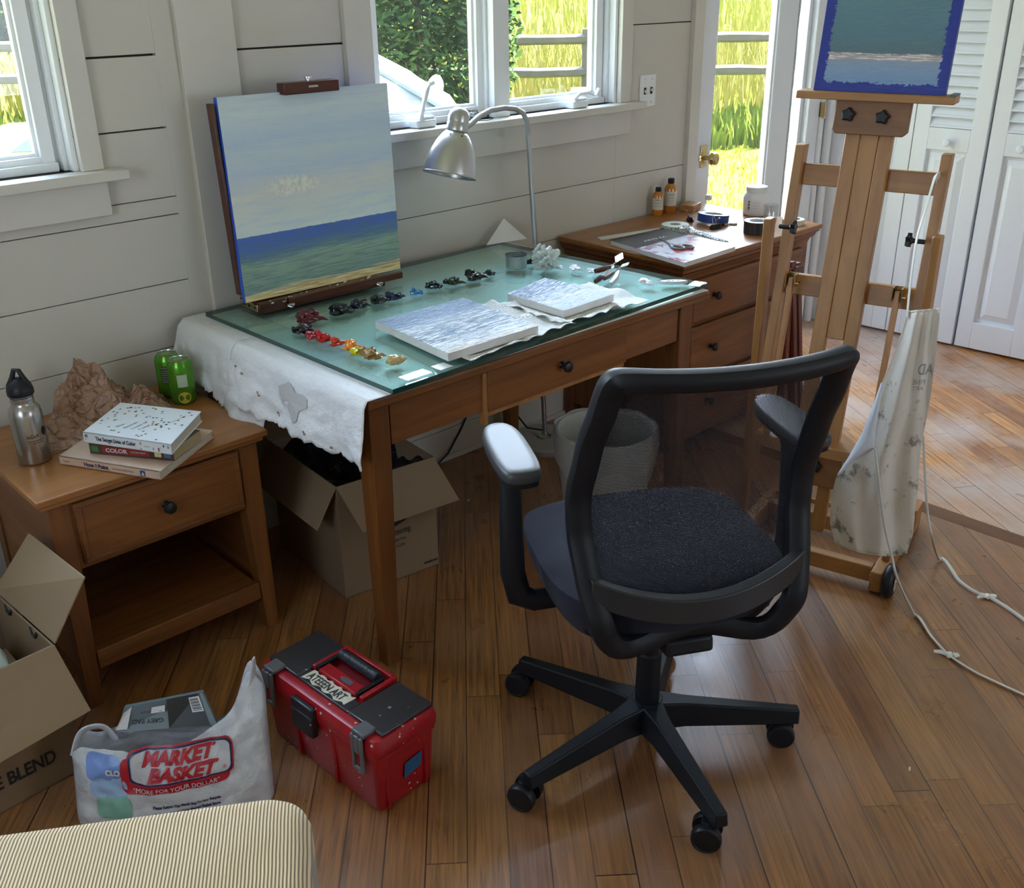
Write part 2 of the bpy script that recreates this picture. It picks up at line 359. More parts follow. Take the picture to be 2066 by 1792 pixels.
def window(n, x0, x1, z0, z1, panes, cas=.09):
    t = thing('window_%d' % n, '', '', ((x0+x1)/2, 0, z0)); del t['label']; del t['category']; t['kind'] = 'structure'
    mb = MB()
    mb.box(x0-cas, x0, -.022, 0, z0, z1+.1) if True else None
    mb.box(x1, x1+cas*.62, -.022, 0, z0, z1+.1); mb.box(x0-cas, x1+cas*.62, -.022, 0, z1, z1+.1)
    obj('casing', mb, TRIM, t, bevel=.002)
    mb = MB(); mb.box(x0-cas-.03, x1+cas+.012, -.062, .12, z0-.026, z0); obj('window_sill', mb, TRIM, t, bevel=.003)
    mb = MB(); mb.box(x0-cas, x1+cas*.62, -.026, 0, z0-.115, z0-.026); obj('apron', mb, TRIM, t, bevel=.002)
    mb = MB()   # jamb liner with stepped stops
    for a, b_, y0 in ((0, .014, .0), (.014, .026, .03), (.026, .034, .055)):
        mb.box(x0+a, x0+b_, y0, .12, z0, z1); mb.box(x1-b_, x1-a, y0, .12, z0, z1); mb.box(x0, x1, y0, .12, z1-b_, z1-a)
    mb.box(x0, x1, .10, .13, z0, z0+.02); obj('window_frame', mb, SASH, t, bevel=.0015)
    for a, b_, cr_ in panes:
        mb = MB(); w_ = .034
        for k, (y0, y1, ww) in enumerate(((.045, .085, w_), (.06, .08, w_+.008))):
            mb.box(a, a+ww, y0, y1, z0+.004, z1); mb.box(b_-ww, b_, y0, y1, z0+.004, z1); mb.box(a+ww, b_-ww, y0, y1, z0+.004, z0+.004+ww); mb.box(a+ww, b_-ww, y0, y1, z1-ww, z1)
        mb.box(a, b_, .03, .05, z0, z0+.022)
        s = obj('sash', mb, SASH, t, bevel=.002)
        mb = MB(); mb.box(a+w_, b_-w_, .068, .0715, z0+w_, z1-w_); obj('pane', mb, PANE, s, smooth=None)
        if cr_: crank(t, cr_[0], z0+.001, cr_[1])
    return t
w1 = window(1, -1.45, -.245, 1.17, 2.12, [(-1.42, -.86, None), (-.84, -.282, None)])
w2 = window(2, .668, 1.776, 1.17, 2.12, [(.70, 1.165, (.855, True)), (1.235, 1.745, (1.56, False))], .095)
mb = MB(); mb.box(1.165, 1.235, .0, .12, 1.17, 2.12); mb.box(1.155, 1.165, .03, .1, 1.17, 2.12); obj('mullion', mb, SASH, w2, bevel=.002)
mb = MB(); mb.tube([(1.185, -.008, 1.60), (1.185, -.012, 1.56), (1.193, -.014, 1.545), (1.20, -.012, 1.56)], .006, 8); obj('sash_lock', mb, SASH, w2)
# ---- outer door with one large pane
d1 = thing('door_1', '', '', (2.64, 0, 0)); del d1['label']; del d1['category']; d1['kind'] = 'structure'
mb = MB(); mb.box(2.20, 2.262, -.022, 0, 0, 2.2); mb.box(2.2, 3.12, -.022, 0, 2.1, 2.2); obj('door_casing', mb, TRIM, d1, bevel=.002)
mb = MB(); mb.box(2.262, 2.285, .0, .14, 0, 2.1); mb.box(3.035, 3.06, .0, .14, 0, 2.1); mb.box(3.022, 3.035, .05, .10, 0, 2.1); mb.box(2.285, 3.035, 0, .14, 2.08, 2.1); mb.box(2.285, 3.035, -.02, .14, -.02, .015)
obj('door_jamb', mb, CLOS, d1, bevel=.002)
mb = MB(); X0, X1 = 2.288, 2.975
mb.box(X0, 2.385, .004, .048, .02, 2.07); mb.box(2.385, 2.395, .012, .040, .3, 1.95); mb.box(2.80, 2.81, .012, .04, .3, 1.95)
pts = [(2.81, .004, 0)]
mb.box(2.81, 2.955, .004, .048, .02, 2.07); mb.box(2.385, 2.81, .004, .048, .02, .30); mb.box(2.385, 2.81, .004, .048, 1.95, 2.07)
lf = obj('door_leaf', mb, CLOS, d1, bevel=.003)
mb = MB(); rr_ = random.Random(3); zs = [i*.03 for i in range(69)]; ed = [.006+.010*NZ.noise(V((z*7, 1, 0)))+.004*NZ.noise(V((z*31, 4, 0))) for z in zs]
mb.grid(lambda u, v: V((2.955 + (0 if u < .5 else max(.002, ed[min(68, int(v*68))]+.006)), .004, .02+v*2.04)), 1, 68); obj('splintered_edge', mb, plain('weathered_edge', (.42, .44, .42), .8, var=.3, sc=60), lf, solid=.03, smooth=None, soff=1)
mb = MB(); mb.box(2.395, 2.80, .024, .029, .30, 1.95); obj('pane', mb, PANE, lf, smooth=None)
kx = basis((2.335, .004, .905), (1, 0, 0), (0, 0, 1), (0, -1, 0))
mb = MB(kx); mb.lathe([(.028, 0), (.028, .004), (.021, .009), (.010, .012), (.009, .035), (.016, .04), (.026, .048), (.028, .058), (.024, .068), (.012, .072), (.010, .070), (0, .070)], seg=28); obj('door_knob', mb, BRASS, lf)
mb = MB(); mb.box(2.314, 2.356, -.002, .006, .865, .955); obj('knob_plate', mb, BRASS, lf, bevel=.002)
# ---- closet bifold doors, louvred above, panelled below
def bifold(n, s0, s1, knob):
    t = thing('door_%d' % n, '', '', CM @ V(((s0+s1)/2, 0, 0)), CA); del t['label']; del t['category']; t['kind'] = 'structure'
    st = .068; L, Rr = s0+st, s1-st-.002; H = 2.08
    mb = MB(CM)
    mb.box(s0, L, -.035, 0, .012, H); mb.box(Rr, s1, -.035, 0, .012, H)
    mb.box(L, Rr, -.035, 0, .012, .135); mb.box(L, Rr, -.035, 0, .878, .972); mb.box(L, Rr, -.035, 0, H-.09, H)
    lf_ = obj('door_frame', mb, CLOS, t, bevel=.0018)
    mb = MB(CM); z = .985; pitch = .0438
    while z < H-.10:
        mb.add([(L, -.030, z), (Rr, -.030, z), (Rr, -.001, z+.012-.012), (L, -.001, z), (L, -.030, z+.006), (Rr, -.030, z+.006), (L, -.004, z), (Rr, -.004, z)], [(0, 1, 2, 3)])
        mb.hexa([(L, .001, z-.010), (Rr, .001, z-.010), (Rr, -.010, z-.013), (L, -.010, z-.013)], [(L, -.026, z+pitch-.006), (Rr, -.026, z+pitch-.006), (Rr, -.034, z+pitch-.008), (L, -.034, z+pitch-.008)])
        z += pitch
    obj('louvres', mb, CLOS, t, smooth=None)
    mb = MB(CM); mb.box(L, Rr, -.03, -.018, .135, .878)
    a, b_, c, d = L+.012, Rr-.012, .15, .863
    e = .030
    mb.hexa([(a, -.018, c), (b_, -.018, c), (b_, -.018, d), (a, -.018, d)], [(a+e, -.006, c+e), (b_-e, -.006, c+e), (b_-e, -.006, d-e), (a+e, -.006, d-e)])
    obj('panel', mb, CLOS, t, smooth=None, bevel=.001)
    if knob:
        kk = basis(CM @ V((knob, 0, .915)), CX, (0, 0, 1), -CN); kk = basis(CM @ V((knob, 0, .915)), CX, (0, 0, 1), CN)
        mb = MB(kk); mb.lathe([(.012, 0), (.009, .008), (.009, .012), (.016, .018), (.018, .026), (.014, .034), (0, .036)], seg=24); obj('door_knob', mb, CLOS, t)
bifold(2, .175, .402, None); bifold(3, .406, .728, .569); bifold(4, .742, 1.062, .882); bifold(5, 1.066, 1.39, None)
# ================================================================ outdoors
def grass_mat(name, cols, sc=6, ro=.8):
    m, n, l, b = nt(name); v = coord(n, l); f = noise(n, l, v, sc, 8, .75); f2 = noise(n, l, v, .9, 3)
    c = ramp(n, l, f, [(.3, cols[0]), (.5, cols[1]), (.7, cols[2])]); c = mix(n, l, math_(n, l, 'MULTIPLY', f2, .5), c, cols[3])
    l.new(c, b.inputs['Base Color']); b.inputs['Roughness'].default_value = ro; b.inputs['Specular IOR Level'].default_value = 0; bump(n, l, b, f, .3, .02); return m
LAWN = grass_mat('lawn', [(.07, .11, .010), (.17, .20, .02), (.28, .27, .045), (.19, .18, .035)], 9)
MEAD = grass_mat('meadow', [(.08, .09, .02), (.20, .19, .05), (.30, .23, .10), (.17, .16, .05)], 5)
mb = MB()
def gz(x, y):
    d = x*.62+y*.67      # distance along the view
    return -.18 + .02*NZ.noise(V((x*.5, y*.5, 0))) + max(0, d-6)*.012
mb.grid(lambda u, v: (lambda x, y: V((x, y, gz(x, y))))(-12+u*60, .16+v*60), 60, 60)
o = obj('lawn', mb, LAWN, smooth=180); tag(o, 'sunlit yellow green lawn outside the windows and glass door', 'lawn'); o['kind'] = 'stuff'
def blades(name, n_, region, h, mat, seed, label, cat, wd=.012):
    r = random.Random(seed); mb = MB(); pts = []; fs = []
    for i in range(n_):
        x, y = region(r); z = gz(x, y); a = r.uniform(0, PI); hh = h*r.uniform(.5, 1.15); w_ = wd*r.uniform(.6, 1.3); dx, dy = math.cos(a)*w_, math.sin(a)*w_; lx, ly = r.uniform(-.3, .3)*hh, r.uniform(-.3, .3)*hh
        k = len(pts); pts += [(x-dx, y-dy, z), (x+dx, y+dy, z), (x+dx*.6+lx*.4, y+dy*.6+ly*.4, z+hh*.6), (x-dx*.6+lx*.4, y-dy*.6+ly*.4, z+hh*.6), (x+lx, y+ly, z+hh)]
        fs += [(k, k+1, k+2, k+3), (k+3, k+2, k+4)]
    mb.add(pts, fs); o = obj(name, mb, mat, smooth=None, origin=(0, 0, 0)); tag(o, label, cat); o['kind'] = 'stuff'; return o
FWD = V((.68, .733, 0)); RT = V((.733, -.68, 0))
def reg(d0, d1, s0=-.62, s1=.62):
    def f(r):
        d = r.uniform(d0, d1); s = r.uniform(s0, s1)*d; p = V((CAM.x, CAM.y, 0)) + FWD*d + RT*s; return p.x, p.y
    return f
blades('short_grass', 26000, reg(4.2, 11.5), .07, grass_mat('grass_blade', [(.08, .12, .01), (.20, .23, .02), (.32, .31, .045), (.22, .21, .035)], 3), 1, 'short bright grass blades of the lawn near the house', 'grass', .006)
blades('tall_grass', 15000, reg(14.1, 26), .75, grass_mat('straw', [(.07, .09, .02), (.20, .19, .05), (.34, .25, .13), (.17, .17, .05)], 3.3), 2, 'tall straw coloured meadow grass beyond the rail fence', 'grass', .018)
blades('far_grass', 9000, reg(26, 75), .9, grass_mat('far_straw', [(.08, .10, .02), (.20, .20, .05), (.32, .24, .12), (.17, .18, .05)], .8), 5, 'distant pale meadow grass high in the window panes', 'grass', .05)
blades('fence_weeds', 9000, reg(11.6, 13.6), .30, grass_mat('weed', [(.03, .05, .01), (.09, .13, .02), (.22, .23, .045), (.12, .15, .025)], 3.0), 3, 'green weeds growing along the foot of the rail fence', 'weeds', .03)
# rail fence
FP = V((CAM.x, CAM.y, 0)) + FWD*13.6
GREY = plain('weathered_rail', (.075, .068, .055), .85, var=.4, sc=5)
fe = thing('rail_fence', 'weathered grey split rail fence across the field outside', 'fence', (FP.x, FP.y, 0))
for k in range(-3, 5):
    p = FP + RT*(k*3.1+1.0); z = gz(p.x, p.y)
    mb = MB(); mb.box(p.x-.07, p.x+.07, p.y-.05, p.y+.05, z-.1, z+1.15); obj('post', mb, GREY, fe, bevel=.01)
    q = FP + RT*((k+1)*3.1+1.0)
    for zz in (.90, .52):
        mb = MB(); n_ = 10
        mb.tube([p.lerp(q, i/n_) + V((0, 0, zz+.02*NZ.noise(V((k*9+i*.6, zz, 0))))) for i in range(n_+1)], [.075+.012*NZ.noise(V((i*.9, k, zz))) for i in range(n_+1)], 6, flat=.8, up=(0, 0, 1)); obj('rail', mb, GREY, fe, smooth=None)
# evergreen
LEAF = grass_mat('evergreen_leaf', [(.012, .03, .010), (.03, .06, .018), (.09, .14, .03), (.025, .05, .018)], 2.2)
def tree(name, c, rx, rz, n_, label, seed, lf=.085):
    t = thing(name, label, 'tree', (c[0], c[1], gz(c[0], c[1]))); r = random.Random(seed)
    mb = MB(); mb.tube([(c[0], c[1], -.2), (c[0]+.05, c[1], 1.2), (c[0], c[1], c[2]+rz*.6)], [.05, .04, .02], 8); obj('trunk', mb, plain(name+'_bark', (.10, .075, .055), .9, var=.3), t)
    pts = []; fs = []
    for i in range(n_):
        a = r.uniform(0, 2*PI); u = r.uniform(-1, 1); k = r.uniform(.55, 1.0)**.5*(1+.25*NZ.noise(V((math.cos(a)*2, math.sin(a)*2, u*3+seed))))
        s = math.sqrt(1-u*u); p = V((c[0]+rx*k*s*math.cos(a), c[1]+rx*k*s*math.sin(a), c[2]+rz*k*u))
        if p.z < 0: continue
        d = V((r.gauss(0, 1), r.gauss(0, 1), r.gauss(0, 1))).normalized(); e = d.orthogonal().normalized(); L = lf*r.uniform(.6, 1.4)
        q = len(pts); pts += [p-d*L, p+e*L*.4, p+d*L, p-e*L*.4]; fs.append((q, q+1, q+2, q+3))
    mb = MB(); mb.add(pts, fs); mb2 = mb; obj('foliage', mb2, LEAF, t, smooth=None)
    return t
def at(px, d, z=0):
    q = ray(px, 100); q = V((q.x, q.y, 0)); q = q*(d/q.dot(FWD)); return (CAM.x+q.x, CAM.y+q.y, z)
TREE = tree('evergreen_tree', at(838, 10.4, 1.35), .93, 1.62, 30000, 'dense dark evergreen behind the white car in the window', 4, .05)
bt = at(1080, 9.6, 2.05); c0b = at(900, 10.4, 1.9); mb = MB(); mb.tube([V(c0b), V(bt)+V((0, 0, .1))], [.03, .01], 6); obj('branch', mb, plain('branch_bark', (.08, .06, .045), .9), TREE)
mb = MB(); r = random.Random(3); pts = []; fs = []
for i in range(900):
    p = V(bt)+V((r.gauss(0, .30), r.gauss(0, .2), r.gauss(0, .16))); d = V((r.gauss(0, 1), r.gauss(0, 1), r.gauss(0, 1))).normalized(); e = d.orthogonal().normalized(); q = len(pts); pts += [p-d*.05, p+e*.02, p+d*.05, p-e*.02]; fs.append((q, q+1, q+2, q+3))
mb.add(pts, fs); obj('branch_leaves', mb, LEAF, TREE, smooth=None)
tree('field_bush', at(-30, 15.5, 1.5), 1.0, .75, 5000, 'rounded green bush beyond the fence in the small window', 12)
# cars: body section lofted along its length
def car(name, label, M_, L, paint):
    t = thing(name, label, 'car', M_.translation, 0); W_ = .86
    top = [(-.5, .62), (-.47, .82), (-.40, .90), (-.30, .93), (-.16, 1.36), (-.02, 1.44), (.14, 1.42), (.235, 1.20), (.30, .98), (.44, .86), (.485, .72), (.5, .55)]
    mb = MB(M_); n_ = len(top)
    prof = lambda k: (k*L, )
    rows = []
    for k, z in top:
        x = k*L; low = min(z, .90+.03*(1-abs(k)*2)); wl_ = W_*(1-.35*max(0, abs(k)-.42)*8*.25)
        wt = wl_ if z <= .95 else wl_*.78
        rows.append([V((x, -wl_, .22)), V((x, -wl_, low-.08)), V((x, -wl_*.97, low)), V((x, -wt, z-.03 if z > low else low+.005)), V((x, -wt*.8, z+.012)), V((x, 0, z+.03)), V((x, wt*.8, z+.012)), V((x, wt, z-.03 if z > low else low+.005)), V((x, wl_*.97, low)), V((x, wl_, low-.08)), V((x, wl_, .22))])
    pts = [p for r_ in rows for p in r_]; m_ = 11
    mb.add(pts, [(i*m_+j, (i+1)*m_+j, (i+1)*m_+j+1, i*m_+j+1) for i in range(n_-1) for j in range(m_-1)] + [tuple(range(m_)), tuple((n_-1)*m_+j for j in reversed(range(m_)))])
    obj('body', mb, paint, t, smooth=45)
    GL = plain('car_glass', (.24, .30, .34), .12, spec=.6, var=.3, sc=2)
    mb = MB(M_)
    mb.poly([(.142*L, -.62, 1.415), (.142*L, .62, 1.415), (.298*L, .74, 1.02), (.298*L, -.74, 1.02)]); o_ = obj('windscreen', mb, GL, t, smooth=None, solid=.02)
    for s in (-1, 1):
        mb = MB(M_); y = s*.80
        mb.poly([(-.14*L, s*.70, 1.34), (.10*L, s*.70, 1.36), (.25*L, s*.84, .96), (-.28*L, s*.84, .94)]); obj('side_window', mb, GL, t, smooth=None, solid=.02)
        mc = V((.235*L, s*1.0, 1.06)) if s > 0 else M_.inverted() @ PZ(880, 172, .93); mb = MB(M_); mb.blob(mc, .10, (.55, 1, .7), .05, sub=2); mb.tube([mc, V((mc.x, s*.80, .98))], .02, 6); obj('wing_mirror', mb, plain('cream_mirror', (.75, .68, .55), .3), t)
        for k in (-.31, .31):
            mb = MB(M_); A = MX(((1, 0, 0), (0, 0, 1), (0, 1, 0))); mb.lathe([(.0, -.09), (.2, -.1), (.31, -.09), (.33, -.05), (.33, .05), (.31, .09), (.2, .1), (0, .09)], (k*L, s*.80, .33), 24, A); obj('wheel', mb, BLACKP, t)
    mb = MB(M_); mb.tube([(.30*L, -.55, 1.0), (.27*L, -.1, 1.09), (.255*L, .35, 1.14)], .012, 6); obj('wiper', mb, BLACKP, t)
WHITE = plain('white_car_paint', (.42, .44, .46), .3, coat=.3)
def cm(px, py, z, d, ang, off):
    p = V(at(px, d)); return MX.Translation(V((p.x, p.y, gz(p.x, p.y)))) @ MX.Rotation(ang, 4, 'Z') @ MX.Translation(V(off))
# base of the near car's windscreen sits where the photo shows it; the car points along +right
A1 = math.atan2(RT.y, RT.x)+.12
car('parked_car', 'white parked car with a cream wing mirror outside the main window', cm(945, 215, .9, 6.1, A1, (-.30*4.4, 0.9, 0)), 4.4, WHITE)
p = V(at(1172, 6.6)); mb = MB(frame((p.x, p.y, 0), A1)); mb.lathe([(.46, -.15), (.47, .45), (.44, .62), (.34, .76), (.18, .86), (0, .90)], seg=36); mb.box(-.05, .05, -.05, .05, .88, .98)
o = obj('garden_cover', mb, WHITE, smooth=50, origin=(p.x, p.y, -.15)); tag(o, 'smooth white rounded cover low outside the right half of the main window', 'garden cover')
# ================================================================ woods and shared materials
DX = wood('desk_oak_x', (.14, .055, .018), (.29, .135, .05), 0); DZ = wood('desk_oak_z', (.14, .055, .018), (.29, .135, .05), 2); DY = wood('desk_oak_y', (.17, .07, .025), (.33, .16, .062), 1)
DTOP = wood('cabinet_top_oak', (.27, .125, .048), (.44, .23, .10), 0, .30, .8)
KNOB = plain('black_knob', (.018, .018, .02), .35, .4)
def knob(parent, x, y, z, r=.016):
    K = basis((x, y, z), (1, 0, 0), (0, 0, 1), (0, -1, 0)); mb = MB(K)
    mb.lathe([(r*.62, 0), (r*.45, .004), (r*.42, .012), (r*.8, .018), (r, .024), (r*.9, .030), (r*.5, .033), (0, .0335)], seg=24); return obj('knob', mb, KNOB, parent)
def taper_leg(mb, x, y, z1, w_, inx, iny, wb=.036):
    """outer corner at x,y; inx/iny = direction towards the inside"""
    a = [(x, y), (x+inx*w_, y), (x+inx*w_, y+iny*w_), (x, y+iny*w_)]; b = [(x, y), (x+inx*wb, y), (x+inx*wb, y+iny*wb), (x, y+iny*wb)]
    ks = [V((p[0], p[1], 0)) for p in b]; k2 = [V((p[0], p[1], z1)) for p in a]; mid = [V((p[0], p[1], z1-.15)) for p in a]
    if inx*iny < 0: ks.reverse(); k2.reverse(); mid.reverse()
    mb.add(ks+mid+k2, [(3, 2, 1, 0), (8, 9, 10, 11)] + [(j*4+i, j*4+(i+1) % 4, (j+1)*4+(i+1) % 4, (j+1)*4+i) for j in range(2) for i in range(4)])
# ---------------------------------------------------------------- desk
dk = thing('desk', 'medium oak writing desk with one drawer under the glass slab', 'desk', (.57, -.46, 0))
mb = MB(); mb.box(-.045, 1.195, -.905, -.03, .722, .748); obj('desktop', mb, DX, dk, bevel=.006, seg=3)
LX, RX, FY, BY = -.022, 1.165, -.868, -.06
for x, y, ix, iy in ((LX, FY, 1, 1), (RX, FY, -1, 1), (LX, BY, 1, -1), (RX, BY, -1, -1)):
    mb = MB(); taper_leg(mb, x, y, .7215, .056, ix, iy, .040); obj('leg', mb, DZ, dk, bevel=.003)
mb = MB(); mb.box(LX+.062, .335, FY+.006, FY+.026, .602, .7215); obj('apron', mb, DX, dk, bevel=.0015)
mb = MB(); mb.box(.865, RX-.062, FY+.006, FY+.026, .602, .7215); obj('apron', mb, DX, dk, bevel=.0015)
mb = MB(); mb.box(LX+.062, RX-.062, BY-.026, BY-.006, .602, .7215); obj('apron', mb, DX, dk, bevel=.0015)
for x in (LX+.006, RX-.026): mb = MB(); mb.box(x, x+.02, FY+.062, BY-.062, .602, .7215); obj('apron', mb, DY, dk, bevel=.0015)
dr = None
mb = MB(); mb.box(.337, .862, FY-.004, FY+.016, .600, .714); mb.box(.345, .855, FY+.016, -.35, .604, .70); dr = obj('drawer', mb, DX, dk, bevel=.002)
mb = MB(); mb.box(.325, .337, FY-.001, FY+.018, .566, .716); mb.box(.337, .862, FY+.004, FY+.018, .585, .600); obj('drawer_runner', mb, wood('pale_runner', (.33, .18, .08), (.5, .3, .15), 2), dk, bevel=.001)
knob(dr, .60, FY-.004, .660)
# kraft/parchment sheets over the desk top, hanging over the left end
PAP = None
def paper_mat():
    m, n, l, b = nt('greaseproof_paper'); v = coord(n, l); f = noise(n, l, v, 9, 6, .7); g = noise(n, l, v, 70, 3)
    c = mix(n, l, f, (.62, .63, .66), (.80, .80, .80)); l.new(c, b.inputs['Base Color']); b.inputs['Roughness'].default_value = .55
    b.inputs['Subsurface Weight'].default_value = .0; bump(n, l, b, math_(n, l, 'ADD', f, math_(n, l, 'MULTIPLY', g, .25)), .8, .008)
    return m
PAP = paper_mat()
def drape(y0, y1, seed, edge, off=0):
    """sheet from the table top over its left edge; edge(t) = hanging depth"""
    def fn(u, v):
        y = y0+(y1-y0)*v; hang = edge(v); top = .16; L = top+hang; s = u*L
        nz = NZ.noise(V((s*9, y*9, seed)))*.010+.004*(1-abs(NZ.noise(V((s*22, y*19, seed+3))))*3)
        if s < top: return V((-.05+top-s, y, .7505+off))
        t = s-top; th = min(t/.02, 1)
        kk = .10+.30*min(1, max(0, (y+.95)/.9)); dx = .012*th + t*kk; dz = t*math.sqrt(1-kk*kk)
        wob = .010*math.sin(y*26+seed+t*9)*min(1, t*6) + nz*min(1, t*12)
        return V((-.05-dx*.9+wob, y+nz*.5, .7505+off-dz))
    return fn
def ragged(a, b, seed): return lambda v: a+(b-a)*v+.010*NZ.noise(V((v*16, seed, 0)))+.004*NZ.noise(V((v*60, seed, 3)))-.009*((v*9+seed*.3+.2*math.sin(v*30)) % 1)
def torn(y0, y1, seed, ed, off, nm, lab, cat):
    mb = MB(); mb.grid(drape(y0, y1, seed, ed, off), 40, 70, 1, 1); o = obj(nm, mb, PAP, smooth=60, solid=.0006); tag(o, lab, cat); return o
pa = torn(-.035, -.50, 1.0, ragged(.12, .22, 5), 0, 'paper_sheet', 'creased white greaseproof sheet hanging over the back left of the desk', 'paper sheet')
pb = torn(-.33, -.912, 2.3, ragged(.155, .165, 8), .0012, 'paper_sheet', 'torn edged greaseproof sheet hanging at the front left corner of the desk', 'paper sheet')
mb = MB(); mb.box(-.03, 1.19, -.90, -.035, .7482, .7500); o = obj('paper_liner', mb, plain('white_liner', (.84, .86, .84), .6)); tag(o, 'pale paper liner lying flat between desk top and glass', 'paper')
# brown stains and tears on the hanging sheet
STN = plain('brown_stain', (.25, .13, .07), .6, var=.3)
DMP = plain('damp_patch', (.50, .50, .50), .5)
f_ = drape(-.33, -.912, 2.3, ragged(.155, .165, 8), .0012)
def on_sheet(name, cu, cv, ru, rv, mat, seed):
    mb = MB(); n_ = 26; pts = [f_(cu, cv)+V((-.0022, 0, .0012))]
    for k in range(n_):
        a = 2*PI*k/n_; q = 1+.28*NZ.noise(V((math.cos(a)*1.4, math.sin(a)*1.4, seed)))*2
        pts.append(f_(min(.985, cu+ru*q*math.cos(a)), min(.99, max(.01, cv+rv*q*math.sin(a))))+V((-.0022, 0, .0012)))
    mb.add(pts, [(0, 1+k, 1+(k+1) % n_) for k in range(n_)]); obj(name, mb, mat, pb, smooth=None)
on_sheet('damp_patch', .74, .50, .12, .10, DMP, 2)
for k, (a, b_) in enumerate([(.80, .27), (.92, .40), (.72, .12), (.93, .63), (.95, .78), (.68, .06)]): on_sheet('brown_speck', a, b_, .008, .010, STN, k)
# glass slab
def slab_mat():
    m, n, l, b = nt('pale_green_glass'); n.remove(b); out = n['Material Output']
    t = n.new('ShaderNodeBsdfTransparent'); t.inputs[0].default_value = (.84, .955, .935, 1); g = n.new('ShaderNodeBsdfGlossy'); g.inputs['Roughness'].default_value = .015
    mx = n.new('ShaderNodeMixShader'); l.new(schlick(n, l, .045), mx.inputs[0]); l.new(t.outputs[0], mx.inputs[1]); l.new(g.outputs[0], mx.inputs[2]); l.new(mx.outputs[0], out.inputs[0]); return m
EDGE = plain('green_glass_edge', (.006, .05, .042), .08, spec=.8, var=.3, sc=20)
GZ0, GZ1 = .7525, .7645
gc = [(0, -.076), (1.132, -.043), (1.206, -.884), (.012, -.918)]
mb = MB(); pts = [V((x, y, z)) for z in (GZ0, GZ1) for x, y in gc]; mb.add(pts, [(3, 2, 1, 0), (4, 5, 6, 7)]); mb.cur = 1
mb.add(pts, [(0, 1, 5, 4), (1, 2, 6, 5), (2, 3, 7, 6), (3, 0, 4, 7)]); o = obj('glass_slab', mb, [slab_mat(), EDGE], smooth=None); tag(o, 'pale green glass slab palette lying on the desk', 'glass top')
# ---------------------------------------------------------------- bedside cabinet
ns = thing('nightstand', 'oak nightstand with a drawer and open shelf beside the desk', 'nightstand', (-.38, -.27, 0))
mb = MB(); mb.box(-.665, -.095, -.525, -.03, .562, .578); mb.box(-.655, -.105, -.515, -.035, .548, .562); obj('top', mb, DTOP, ns, bevel=.003)
for x, y, ix, iy in ((-.642, -.502, 1, 1), (-.118, -.502, -1, 1), (-.642, -.05, 1, -1), (-.118, -.05, -1, -1)):
    mb = MB(); taper_leg(mb, x, y, .548, .05, ix, iy, .034); obj('leg', mb, DZ, ns, bevel=.002)
for x in (-.638, -.134): mb = MB(); mb.box(x, x+.012, -.452, -.10, .10, .548); obj('side_panel', mb, DY, ns, bevel=.001)
mb = MB(); mb.box(-.592, -.168, -.07, -.06, .10, .548); obj('back_panel', mb, DX, ns)
mb = MB(); mb.box(-.592, -.168, -.498, -.475, .372, .548); obj('drawer_rail', mb, DX, ns, bevel=.001)
mb = MB(); mb.box(-.585, -.175, -.510, -.490, .385, .540); d_ = obj('drawer', mb, DX, ns, bevel=.002)
mb = MB()
for a in ((-.582, -.178, .528, .538), (-.582, -.178, .387, .397), (-.582, -.570, .397, .528), (-.190, -.178, .397, .528)): mb.box(a[0], a[1], -.513, -.508, a[2], a[3])
obj('moulding', mb, DX, d_, bevel=.0015); knob(d_, -.378, -.511, .466)
mb = MB(); mb.box(-.595, -.165, -.48, -.07, .13, .146); obj('shelf', mb, DX, ns, bevel=.002)
mb = MB(); mb.box(-.60, -.16, -.502, -.482, .098, .148); obj('shelf_rail', mb, DX, ns, bevel=.002)
# ---------------------------------------------------------------- dresser
ds = thing('dresser', 'wide oak chest of drawers standing beside the glass door', 'dresser', (1.88, -.3, 0))
mb = MB(); mb.box(1.455, 2.305, -.605, -.012, .707, .725); obj('top', mb, DTOP, ds, bevel=.004, seg=3)
mb = MB()   # cove moulding under the top
prof = [(0, .707), (.0, .700), (.008, .694), (.014, .680), (.024, .672), (.030, .655)]
for (a0, o0), (a1, o1) in zip(prof[:-1], prof[1:]): mb.hexa([(1.462+a1, -.598+a1, o1), (2.298-a1, -.598+a1, o1), (2.298-a1, -.02, o1), (1.462+a1, -.02, o1)], [(1.462+a0, -.598+a0, o0), (2.298-a0, -.598+a0, o0), (2.298-a0, -.02, o0), (1.462+a0, -.02, o0)])
obj('cornice', mb, DX, ds, smooth=60)
mb = MB(); mb.box(1.495, 2.265, -.548, -.025, .06, .655); obj('carcass', mb, DZ, ds, bevel=.002)
mb = MB(); mb.box(1.490, 2.270, -.568, -.546, .04, .67); obj('front_frame', mb, DX, ds, bevel=.002)
for x, y, ix, iy in ((1.488, -.57, 1, 1), (2.272, -.57, -1, 1), (1.488, -.022, 1, -1), (2.272, -.022, -1, -1)):
    mb = MB(); mb.box(min(x, x+ix*.05), max(x, x+ix*.05), min(y, y+iy*.05), max(y, y+iy*.05), 0, .3); obj('leg', mb, DZ, ds, bevel=.003)
for z0, z1 in ((.491, .645), (.283, .474), (.075, .266)):
    mb = MB(); mb.box(1.545, 2.215, -.586, -.566, z0, z1); e = obj('drawer', mb, DX, ds, bevel=.007, seg=3)
    for x in (1.657, 2.105): knob(e, x, -.585, (z0+z1)/2+.008, .015)
